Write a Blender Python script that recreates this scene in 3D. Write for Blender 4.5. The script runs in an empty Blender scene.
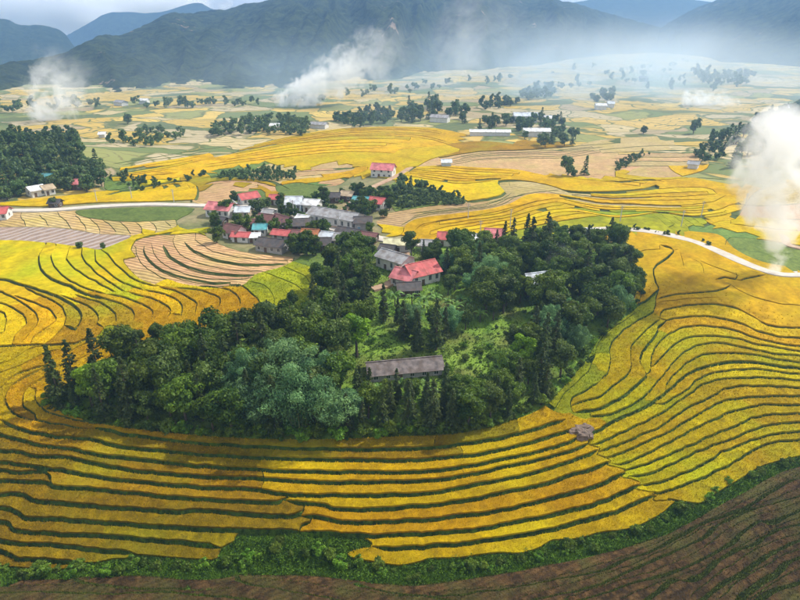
import bpy, math, random
import numpy as np
from mathutils import Vector, geometry

# ------------------------------------------------------------------ camera
S = bpy.context.scene
COL = S.collection
R_ = math.radians
CAM_Z, PITCH, FPX = 75.0, 24.23, 600.0          # camera height, degrees below level, focal length for an 800 px wide frame
cd = bpy.data.cameras.new('camera'); cam = bpy.data.objects.new('camera', cd); COL.objects.link(cam)
cam.location = (0, 0, CAM_Z); cam.rotation_euler = (R_(90 - PITCH), 0, 0)
cd.sensor_width = 36; cd.lens = 36 * FPX / 800; cd.clip_start = 1; cd.clip_end = 30000
S.camera = cam

# ------------------------------------------------------------------ sky, sun, exposure
SUN_EL, SUN_AZ = 48, 62                           # azimuth clockwise from the view direction (+Y)
w = bpy.data.worlds.new('World'); S.world = w; w.use_nodes = True
nt = w.node_tree; bg = nt.nodes['Background']; bg.inputs[1].default_value = 0.055
sky = nt.nodes.new('ShaderNodeTexSky'); sky.sky_type = 'NISHITA'; sky.sun_disc = False
sky.sun_elevation = R_(SUN_EL); sky.sun_rotation = R_(SUN_AZ); sky.dust_density = 2.0
tc = nt.nodes.new('ShaderNodeTexCoord'); mp = nt.nodes.new('ShaderNodeMapping'); mp.inputs['Scale'].default_value = (3, 3, 11)
nz = nt.nodes.new('ShaderNodeTexNoise'); nz.inputs['Scale'].default_value = 1.6; nz.inputs['Detail'].default_value = 9; nz.inputs['Roughness'].default_value = .58
rp = nt.nodes.new('ShaderNodeValToRGB'); rp.color_ramp.elements[0].position = .24; rp.color_ramp.elements[1].position = .46
mx = nt.nodes.new('ShaderNodeMix'); mx.data_type = 'RGBA'; mx.inputs[7].default_value = (15, 15.2, 15.5, 1)
nt.links.new(tc.outputs['Generated'], mp.inputs[0]); nt.links.new(mp.outputs[0], nz.inputs[0])
nt.links.new(nz.outputs[0], rp.inputs[0]); nt.links.new(rp.outputs[0], mx.inputs[0]); nt.links.new(sky.outputs[0], mx.inputs[6])
nt.links.new(mx.outputs[2], bg.inputs[0])
sd = bpy.data.lights.new('sun', 'SUN'); sun = bpy.data.objects.new('sun', sd); COL.objects.link(sun)
sd.energy = 5.0; sd.angle = R_(1.2); sd.color = (1, .93, .82)
sun.rotation_euler = (R_(90 - SUN_EL), 0, R_(180 - SUN_AZ)); sun.location = (0, 0, 300)
vs = S.view_settings; vs.view_transform = 'Standard'; vs.look = 'None'; vs.exposure = 0.30; vs.gamma = 1
try: vs.use_curve_mapping = False
except Exception: pass
S.render.engine = 'CYCLES'
cy = S.cycles; cy.max_bounces = 14; cy.diffuse_bounces = 2; cy.glossy_bounces = 1; cy.transmission_bounces = 3
cy.volume_bounces = 14; cy.transparent_max_bounces = 8; cy.use_denoising = True; cy.use_adaptive_sampling = True; cy.adaptive_threshold = .025; cy.sample_clamp_indirect = 6
cy.volume_step_rate = 1.0; cy.volume_max_steps = 256

# ------------------------------------------------------------------ pixels of the survey picture -> points on the ground
cp, sp_ = math.cos(R_(PITCH)), math.sin(R_(PITCH))
def ray(px, py):
    ax = (np.asarray(px, float) - 400) / FPX; ay = (300 - np.asarray(py, float)) / FPX
    return ax, cp + ay * sp_, -sp_ + ay * cp
ZS = -16.0                                        # level of the gully
STREAM = [(-260,560),(-120,566),(0,573),(120,568),(230,570),(330,570),(400,575),(470,569),(540,556),(600,545),(650,528),(700,508),(750,480),(800,461),(900,440),(1000,430)]
_a = np.array(STREAM, float); _dx, _dy, _dz = ray(_a[:,0], _a[:,1]); _t = (ZS - CAM_Z) / _dz
SX, SY = _dx * _t, _dy * _t
SXf = np.linspace(SX[0], SX[-1], 200); SYf = np.interp(SXf, SX, SY); SYf = np.convolve(np.pad(SYf, 6, mode='edge'), np.ones(13) / 13, 'valid')
SLf = np.gradient(SYf, SXf)
def base(x, y):
    ys = np.interp(x, SXf, SYf); sl = np.interp(x, SXf, SLf)
    d = (y - ys) / np.sqrt(1 + sl * sl)
    zf = 20 * (1 - np.exp(-np.maximum(d, 0) / 52)); zn = 15 * (1 - np.exp(np.minimum(d, 0) / 34))
    z = ZS + np.where(d > 0, zf, zn) + .35 * np.exp(-(d / 4) ** 2)
    z = z + .011 * np.clip(y - 320, 0, 900) - .10 * np.maximum(y - 1000, 0) * np.clip((-x - 250) / 400, 0, 1) - .05 * np.maximum(y - 2300, 0) + .5 * np.sin(x / 31 + 1) * np.sin(y / 43) * np.clip((y - 90) / 80, 0, 1)
    z = z + 17 * np.exp(-(((x + 250) / 70) ** 2 + ((y - 345) / 42) ** 2))        # wooded rise left of the road
    return z
def ground(px, py, it=30):
    dx, dy, dz = ray(px, py)
    dz = np.minimum(dz, -.015); z = np.zeros_like(dz)
    for _ in range(it):
        t = (z - CAM_Z) / dz; z = .35 * z + .65 * base(dx * t, dy * t)
    t = (z - CAM_Z) / dz
    return np.stack([dx * t, dy * t, z], -1)
def topix(P):
    P = np.atleast_2d(P); x, y, z = P[:,0], P[:,1], P[:,2] - CAM_Z
    f = y * cp - z * sp_; u = y * sp_ + z * cp
    f = np.where(f < 1, 1, f)
    return 400 + FPX * x / f, 300 - FPX * u / f

# ------------------------------------------------------------------ materials
MATS = {}
def nodes(m):
    m.use_nodes = True; t = m.node_tree; b = t.nodes['Principled BSDF']; return t, b
def mat(name, c1, c2=None, scale=1.0, rough=.8, bump=0, bscale=None, tint=0.0, cobj=None, detail=6, spec=.2, c3=None, big=.03, trans=0, mid=.5, rows=None, mott=None):
    """colour runs c1 -> c2 with noise (plus the 'tint' attribute), c3 shows in big patches"""
    m = bpy.data.materials.new(name); t, b = nodes(m); L = t.links.new
    b.inputs['Roughness'].default_value = rough; b.inputs['Specular IOR Level'].default_value = spec
    tc = t.nodes.new('ShaderNodeTexCoord'); vec = tc.outputs['Object']
    n = t.nodes.new('ShaderNodeTexNoise'); n.inputs['Scale'].default_value = scale; n.inputs['Detail'].default_value = detail
    L(vec, n.inputs['Vector']); fac = n.outputs[0]
    if tint:
        a = t.nodes.new('ShaderNodeAttribute'); a.attribute_name = 'tint'
        mm = t.nodes.new('ShaderNodeMix'); mm.inputs[0].default_value = tint; L(fac, mm.inputs[2]); L(a.outputs['Fac'], mm.inputs[3]); fac = mm.outputs[0]
    r = t.nodes.new('ShaderNodeValToRGB'); r.color_ramp.elements[0].position = mid - .25; r.color_ramp.elements[1].position = mid + .25
    r.color_ramp.elements[0].color = (*c1, 1); r.color_ramp.elements[1].color = (*(c2 or c1), 1); L(fac, r.inputs[0]); col = r.outputs[0]
    if c3:
        n3 = t.nodes.new('ShaderNodeTexNoise'); n3.inputs['Scale'].default_value = big; n3.inputs['Detail'].default_value = 5; L(vec, n3.inputs['Vector'])
        r3 = t.nodes.new('ShaderNodeValToRGB'); r3.color_ramp.elements[0].position = .46; r3.color_ramp.elements[1].position = .66; L(n3.outputs[0], r3.inputs[0])
        x3 = t.nodes.new('ShaderNodeMix'); x3.data_type = 'RGBA'; x3.inputs[7].default_value = (*c3, 1); L(r3.outputs[0], x3.inputs[0]); L(col, x3.inputs[6]); col = x3.outputs[2]
    if mott:                                       # uneven stand of the crop
        nm_ = t.nodes.new('ShaderNodeTexNoise'); nm_.inputs['Scale'].default_value = mott; nm_.inputs['Detail'].default_value = 6; nm_.inputs['Roughness'].default_value = .72; L(vec, nm_.inputs['Vector'])
        rm = t.nodes.new('ShaderNodeMapRange'); rm.inputs[1].default_value = .3; rm.inputs[2].default_value = .7; rm.inputs[3].default_value = .68; rm.inputs[4].default_value = 1.2; L(nm_.outputs[0], rm.inputs[0])
        vq = t.nodes.new('ShaderNodeVectorMath'); vq.operation = 'SCALE'; L(col, vq.inputs[0]); L(rm.outputs[0], vq.inputs['Scale']); col = vq.outputs[0]
    if rows:                                       # plough and stubble rows
        mr = t.nodes.new('ShaderNodeMapping'); mr.inputs['Rotation'].default_value = (0, 0, rows[2] if len(rows) > 2 else .35); L(vec, mr.inputs[0])
        wr = t.nodes.new('ShaderNodeTexWave'); wr.bands_direction = 'Y'; wr.inputs['Scale'].default_value = rows[0]; wr.inputs['Distortion'].default_value = rows[3] if len(rows) > 3 else 7; wr.inputs['Detail'].default_value = 3; wr.inputs['Detail Scale'].default_value = .35; L(mr.outputs[0], wr.inputs[0])
        rw = t.nodes.new('ShaderNodeMapRange'); rw.inputs[3].default_value = 1-rows[1]; rw.inputs[4].default_value = 1.12; L(wr.outputs['Fac'], rw.inputs[0])
        vm = t.nodes.new('ShaderNodeVectorMath'); vm.operation = 'SCALE'; L(col, vm.inputs[0]); L(rw.outputs[0], vm.inputs['Scale']); col = vm.outputs[0]
    if cobj:                                       # every piece a little different in hue and value
        oi = t.nodes.new('ShaderNodeObjectInfo'); hs = t.nodes.new('ShaderNodeHueSaturation')
        m1 = t.nodes.new('ShaderNodeMapRange'); m1.inputs[3].default_value = .5 - cobj[0]; m1.inputs[4].default_value = .5 + cobj[0]; L(oi.outputs['Random'], m1.inputs[0]); L(m1.outputs[0], hs.inputs[0])
        mu = t.nodes.new('ShaderNodeMath'); mu.operation = 'MULTIPLY'; mu.inputs[1].default_value = 7.31; L(oi.outputs['Random'], mu.inputs[0])
        fr = t.nodes.new('ShaderNodeMath'); fr.operation = 'FRACT'; L(mu.outputs[0], fr.inputs[0])
        m2 = t.nodes.new('ShaderNodeMapRange'); m2.inputs[3].default_value = 1 - cobj[1]; m2.inputs[4].default_value = 1 + cobj[1]; L(fr.outputs[0], m2.inputs[0]); L(m2.outputs[0], hs.inputs[2])
        L(col, hs.inputs[4]); col = hs.outputs[0]
    L(col, b.inputs['Base Color'])
    if bump:
        nb = t.nodes.new('ShaderNodeTexNoise'); nb.inputs['Scale'].default_value = bscale or scale * 3; nb.inputs['Detail'].default_value = 5; L(vec, nb.inputs['Vector'])
        bp = t.nodes.new('ShaderNodeBump'); bp.inputs['Strength'].default_value = 1; bp.inputs['Distance'].default_value = bump; L(nb.outputs[0], bp.inputs['Height']); L(bp.outputs[0], b.inputs['Normal'])
    if trans:
        tr = t.nodes.new('ShaderNodeBsdfTranslucent'); L(col, tr.inputs[0]); ms = t.nodes.new('ShaderNodeMixShader'); ms.inputs[0].default_value = trans
        L(b.outputs[0], ms.inputs[1]); L(tr.outputs[0], ms.inputs[2]); L(ms.outputs[0], t.nodes['Material Output'].inputs[0])
    MATS[name] = m; return m
RICE = dict(mott=.5, spec=.05, scale=4.5, rough=.75, bump=.12, bscale=3.5, tint=.72, big=.05, trans=.25)
mat('gold',   (.36,.225,.002), (.76,.49,.005), c3=(.58,.43,.005), cobj=(.012,.14), **RICE)
mat('yellow', (.33,.255,.002), (.72,.54,.004), c3=(.42,.42,.006), cobj=(.014,.10), **RICE)
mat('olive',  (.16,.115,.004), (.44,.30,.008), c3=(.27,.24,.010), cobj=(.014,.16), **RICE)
mat('lime',   (.20,.22,.008), (.48,.48,.014), c3=(.22,.28,.015), cobj=(.015,.10), **RICE)
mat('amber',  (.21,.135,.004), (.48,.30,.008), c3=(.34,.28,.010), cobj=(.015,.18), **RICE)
mat('stubble',(.36,.215,.095), (.58,.37,.18), scale=1.4, rough=.95, bump=.08, bscale=2.5, tint=.5, c3=(.44,.31,.12), big=.08, rows=(.16,.45), cobj=(.012,.10), mott=.4)
mat('tan',    (.33,.235,.10), (.52,.385,.17), scale=.9, rough=.95, bump=.08, bscale=2.5, tint=.5, c3=(.42,.31,.10), big=.06, rows=(.13,.40), cobj=(.015,.14), mott=.4)
mat('soil',   (.024,.014,.004), (.165,.094,.030), scale=1.6, rough=.95, bump=.25, bscale=2.6, tint=.6, c3=(.062,.056,.012), big=.16, rows=(.26,.22,-.50,3.0), cobj=(.01,.15))
mat('plot',   (.05,.10,.015), (.14,.20,.035), scale=.8, rough=.9, bump=.1, bscale=3, tint=.5, cobj=(.02,.2), mott=.4)
mat('bank',   (.016,.036,.004), (.065,.115,.012), scale=1.2, rough=.9, bump=.15, bscale=4, tint=.6)
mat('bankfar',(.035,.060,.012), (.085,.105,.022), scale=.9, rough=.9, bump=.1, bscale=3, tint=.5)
mat('banksoil',(.014,.026,.003), (.085,.105,.010), scale=1.0, rough=.95, bump=.15, bscale=3, tint=.6)
mat('grass',  (.06,.13,.012), (.19,.30,.035), scale=.35, rough=.9, bump=.18, bscale=2.2, tint=.5, c3=(.12,.13,.03), big=.07)
mat('weeds',  (.008,.032,.003), (.11,.21,.012), scale=.8, rough=.8, tint=.75, trans=.2)
mat('yard', (.07,.11,.025), (.30,.24,.13), scale=.12, rough=.95, bump=.1, bscale=2, tint=.2, detail=9, mott=.4)
mat('road',   (.40,.36,.31), (.56,.51,.45), scale=.4, rough=.95, bump=.03, bscale=3)
mat('dirt',   (.30,.19,.12), (.46,.32,.22), scale=.5, rough=.95, bump=.03)
# ploughed wet soil with thin water lying in the rows, its sky glints painted as pale stripes
mat('mud', (.13,.085,.06), (.30,.20,.14), scale=.5, rough=.8, bump=.05, bscale=1.5, tint=.3, spec=.5)
def wet(m):
    t = m.node_tree; b = t.nodes['Principled BSDF']; L = t.links.new; tc = t.nodes.new('ShaderNodeTexCoord'); mp = t.nodes.new('ShaderNodeMapping'); mp.inputs['Rotation'].default_value = (0, 0, .55); L(tc.outputs['Object'], mp.inputs[0])
    wv = t.nodes.new('ShaderNodeTexWave'); wv.inputs['Scale'].default_value = .085; wv.inputs['Distortion'].default_value = 6; wv.inputs['Detail'].default_value = 3; wv.inputs['Detail Scale'].default_value = .6; L(mp.outputs[0], wv.inputs[0])
    r = t.nodes.new('ShaderNodeValToRGB'); r.color_ramp.elements[0].position = .55; r.color_ramp.elements[0].color = (.8,.8,.8,1); r.color_ramp.elements[1].position = .75; r.color_ramp.elements[1].color = (.08,.08,.08,1); L(wv.outputs['Fac'], r.inputs[0]); L(r.outputs[0], b.inputs['Roughness'])
    old = b.inputs['Base Color'].links[0].from_socket; r2 = t.nodes.new('ShaderNodeValToRGB'); r2.color_ramp.elements[0].position = .62; r2.color_ramp.elements[1].position = .80; L(wv.outputs['Fac'], r2.inputs[0]); mx = t.nodes.new('ShaderNodeMix'); mx.data_type = 'RGBA'; mx.inputs[7].default_value = (.36,.27,.21,1); L(r2.outputs[0], mx.inputs[0]); L(old, mx.inputs[6]); L(mx.outputs[2], b.inputs['Base Color'])  # water rows paled in the base colour, a painted glint of bright sky
    b.inputs['Specular IOR Level'].default_value = .9
wet(MATS['mud'])
def leafmat(name, a, b, **k): return mat(name, a, b, scale=.35, rough=.55, tint=.7, trans=.35, spec=.25, cobj=k.get('cobj', (.012,.22)))
leafmat('leaf_dark', (.026,.060,.005), (.115,.175,.016)); leafmat('leaf_mid', (.042,.088,.007), (.165,.245,.022))
leafmat('leaf_lime', (.10,.21,.006), (.30,.48,.02)); leafmat('leaf_bamboo', (.036,.110,.036), (.21,.385,.135))
leafmat('leaf_conifer', (.024,.048,.010), (.095,.130,.028)); leafmat('leaf_banana', (.08,.17,.025), (.22,.38,.08)); leafmat('leaf_far', (.050,.100,.026), (.150,.220,.060))
leafmat('leaf_olive', (.034,.066,.010), (.120,.175,.028))
leafmat('leaf_fresh', (.05,.14,.008), (.19,.34,.022))
mat('bark', (.055,.04,.028), (.14,.11,.08), scale=2, rough=.95, bump=.05)
mat('culm', (.10,.14,.04), (.2,.22,.08), scale=1, rough=.6)

# ------------------------------------------------------------------ mesh helpers
def mk(name, V, F, mats, parent=None, mi=None, tint=None, smooth=False, link=True):
    """F: list of (m,k) index arrays"""
    V = np.asarray(V, np.float32); me = bpy.data.meshes.new(name)
    F = [np.asarray(f, np.int32) for f in (F if isinstance(F, list) else [F]) if len(f)]
    loops = np.concatenate([f.ravel() for f in F]); tot = np.concatenate([np.full(len(f), f.shape[1], np.int32) for f in F])
    st = np.concatenate([[0], np.cumsum(tot)[:-1]]).astype(np.int32)
    me.vertices.add(len(V)); me.vertices.foreach_set('co', V.ravel())
    me.loops.add(len(loops)); me.loops.foreach_set('vertex_index', loops)
    me.polygons.add(len(tot)); me.polygons.foreach_set('loop_start', st); me.polygons.foreach_set('loop_total', tot)
    for m in (mats if isinstance(mats, (list, tuple)) else [mats]): me.materials.append(MATS[m])
    if mi is not None: me.polygons.foreach_set('material_index', np.asarray(mi, np.int32))
    me.polygons.foreach_set('use_smooth', np.full(len(tot), bool(smooth)))
    if tint is not None:
        a = me.attributes.new('tint', 'FLOAT', 'POINT'); a.data.foreach_set('value', np.asarray(tint, np.float32))
    me.update(calc_edges=True)
    o = bpy.data.objects.new(name, me)
    if link: COL.objects.link(o)
    if parent: o.parent = parent
    return o
def tag(o, label=None, cat=None, group=None, kind=None):
    if label: o['label'] = label
    if cat: o['category'] = cat
    if group: o['group'] = group
    if kind: o['kind'] = kind
    return o
def empty(name, loc=(0,0,0), rz=0):
    o = bpy.data.objects.new(name, None); COL.objects.link(o); o.location = loc; o.rotation_euler = (0,0,rz); o.empty_display_size = .2; return o
rng = np.random.default_rng(7)
def blades(P, h, wd, lean, n=3, up=None):
    """n thin triangles standing at every point"""
    P = np.repeat(P, n, 0); m = len(P); h = np.repeat(h, n) * rng.uniform(.6, 1.25, m); a = rng.uniform(0, 2*np.pi, m); l = rng.uniform(.2, 1, m) * lean
    d = np.stack([np.cos(a), np.sin(a), 0*a], 1); s = np.stack([-np.sin(a), np.cos(a), 0*a], 1); wv = (np.repeat(wd, n) if np.ndim(wd) else wd)
    wv = np.broadcast_to(np.asarray(wv, float), (m,))[:,None]
    off = d * rng.uniform(0, .5, m)[:,None] * wv * 2
    v0 = P + off - s * wv; v1 = P + off + s * wv; v2 = P + off + d * (l * h)[:,None]; v2[:,2] += h
    V = np.stack([v0, v1, v2], 1).reshape(-1, 3); F = np.arange(3*m).reshape(-1, 3); t = np.repeat(np.repeat(rng.random(m // n), n) * .6 + rng.random(m) * .4, 3)
    return V, F, t
def cards(P, N, size, aspect=.6, tint=None, hang=None):
    """leaf-sized rhombic faces"""
    m = len(P); N = N / (np.linalg.norm(N, axis=1, keepdims=True) + 1e-6)
    r = rng.normal(size=(m, 3)) if hang is None else np.tile(np.array(hang, float), (m, 1)) + rng.normal(size=(m, 3)) * .55
    t = r - (r * N).sum(1, keepdims=True) * N; t /= np.linalg.norm(t, axis=1, keepdims=True) + 1e-6
    b = np.cross(N, t); s = (np.broadcast_to(size, (m,)) * rng.uniform(.65, 1.3, m))[:,None]
    V = np.stack([P - t*s, P - b*s*aspect, P + t*s, P + b*s*aspect], 1).reshape(-1, 3)
    F = np.arange(4*m).reshape(-1, 4)
    return V, F, np.repeat(rng.random(m) if tint is None else tint, 4)
def tube(pts, rad, seg=7):
    pts = np.asarray(pts, float); rad = np.asarray(rad, float); n = len(pts); V = []
    for i in range(n):
        d = pts[min(i+1, n-1)] - pts[max(i-1, 0)]; d /= np.linalg.norm(d) + 1e-9
        u = np.cross(d, (0, 1, .13)); u /= np.linalg.norm(u); v = np.cross(d, u)
        for k in range(seg):
            a = 2*math.pi*k/seg; V.append(pts[i] + rad[i] * (math.cos(a)*u + math.sin(a)*v))
    F = [(i*seg+k, i*seg+(k+1) % seg, (i+1)*seg+(k+1) % seg, (i+1)*seg+k) for i in range(n-1) for k in range(seg)]
    return np.array(V), np.array(F)
def join(parts):
    """parts: [(V, F)] with equal-width F"""
    V, F, o = [], [], 0
    for v, f in parts: V.append(v); F.append(np.asarray(f) + o); o += len(v)
    return np.concatenate(V), np.concatenate(F)
def box(x0, x1, y0, y1, z0, z1):
    V = np.array([(x,y,z) for z in (z0,z1) for y in (y0,y1) for x in (x0,x1)], float)
    return V, np.array([(0,2,3,1),(4,5,7,6),(0,1,5,4),(2,6,7,3),(0,4,6,2),(1,3,7,5)])
def smooth_px(pts, step=5.0):
    p = np.array(pts, float); p = np.concatenate([[2*p[0]-p[1]], p, [2*p[-1]-p[-2]]]); out = []
    for i in range(1, len(p)-2):
        k = max(2, int(np.linalg.norm(p[i+1]-p[i]) / step)); t = np.linspace(0, 1, k, endpoint=False)[:,None]
        out.append(.5*((2*p[i]) + (-p[i-1]+p[i+1])*t + (2*p[i-1]-5*p[i]+4*p[i+1]-p[i+2])*t**2 + (-p[i-1]+3*p[i]-3*p[i+1]+p[i+2])*t**3))
    return np.concatenate(out + [p[-2:-1]])
def pnoise(x, y, s, seed=0):
    """cheap smooth value noise in 2-D, vectorised"""
    x = np.asarray(x)/s + 37.7*seed; y = np.asarray(y)/s - 11.3*seed; xi = np.floor(x); yi = np.floor(y); fx = x-xi; fy = y-yi
    fx = fx*fx*(3-2*fx); fy = fy*fy*(3-2*fy)
    def h(a, b): v = np.sin(a*127.1 + b*311.7 + seed*74.7) * 43758.5453; return v - np.floor(v)
    return (h(xi,yi)*(1-fx)+h(xi+1,yi)*fx)*(1-fy) + (h(xi,yi+1)*(1-fx)+h(xi+1,yi+1)*fx)*fy
def fbm(x, y, s, o=4, seed=0):
    v = 0; a = .5
    for i in range(o): v = v + a*pnoise(x, y, s/2**i, seed+i); a *= .5
    return v
def inpoly(x, y, poly):
    x = np.asarray(x); y = np.asarray(y); c = np.zeros(x.shape, bool); n = len(poly)
    for i in range(n):
        (x1, y1), (x2, y2) = poly[i], poly[i-1]
        if y1 == y2: continue
        c ^= ((y1 > y) != (y2 > y)) & (x < (x2-x1)*(y-y1)/(y2-y1)+x1)
    return c

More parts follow.
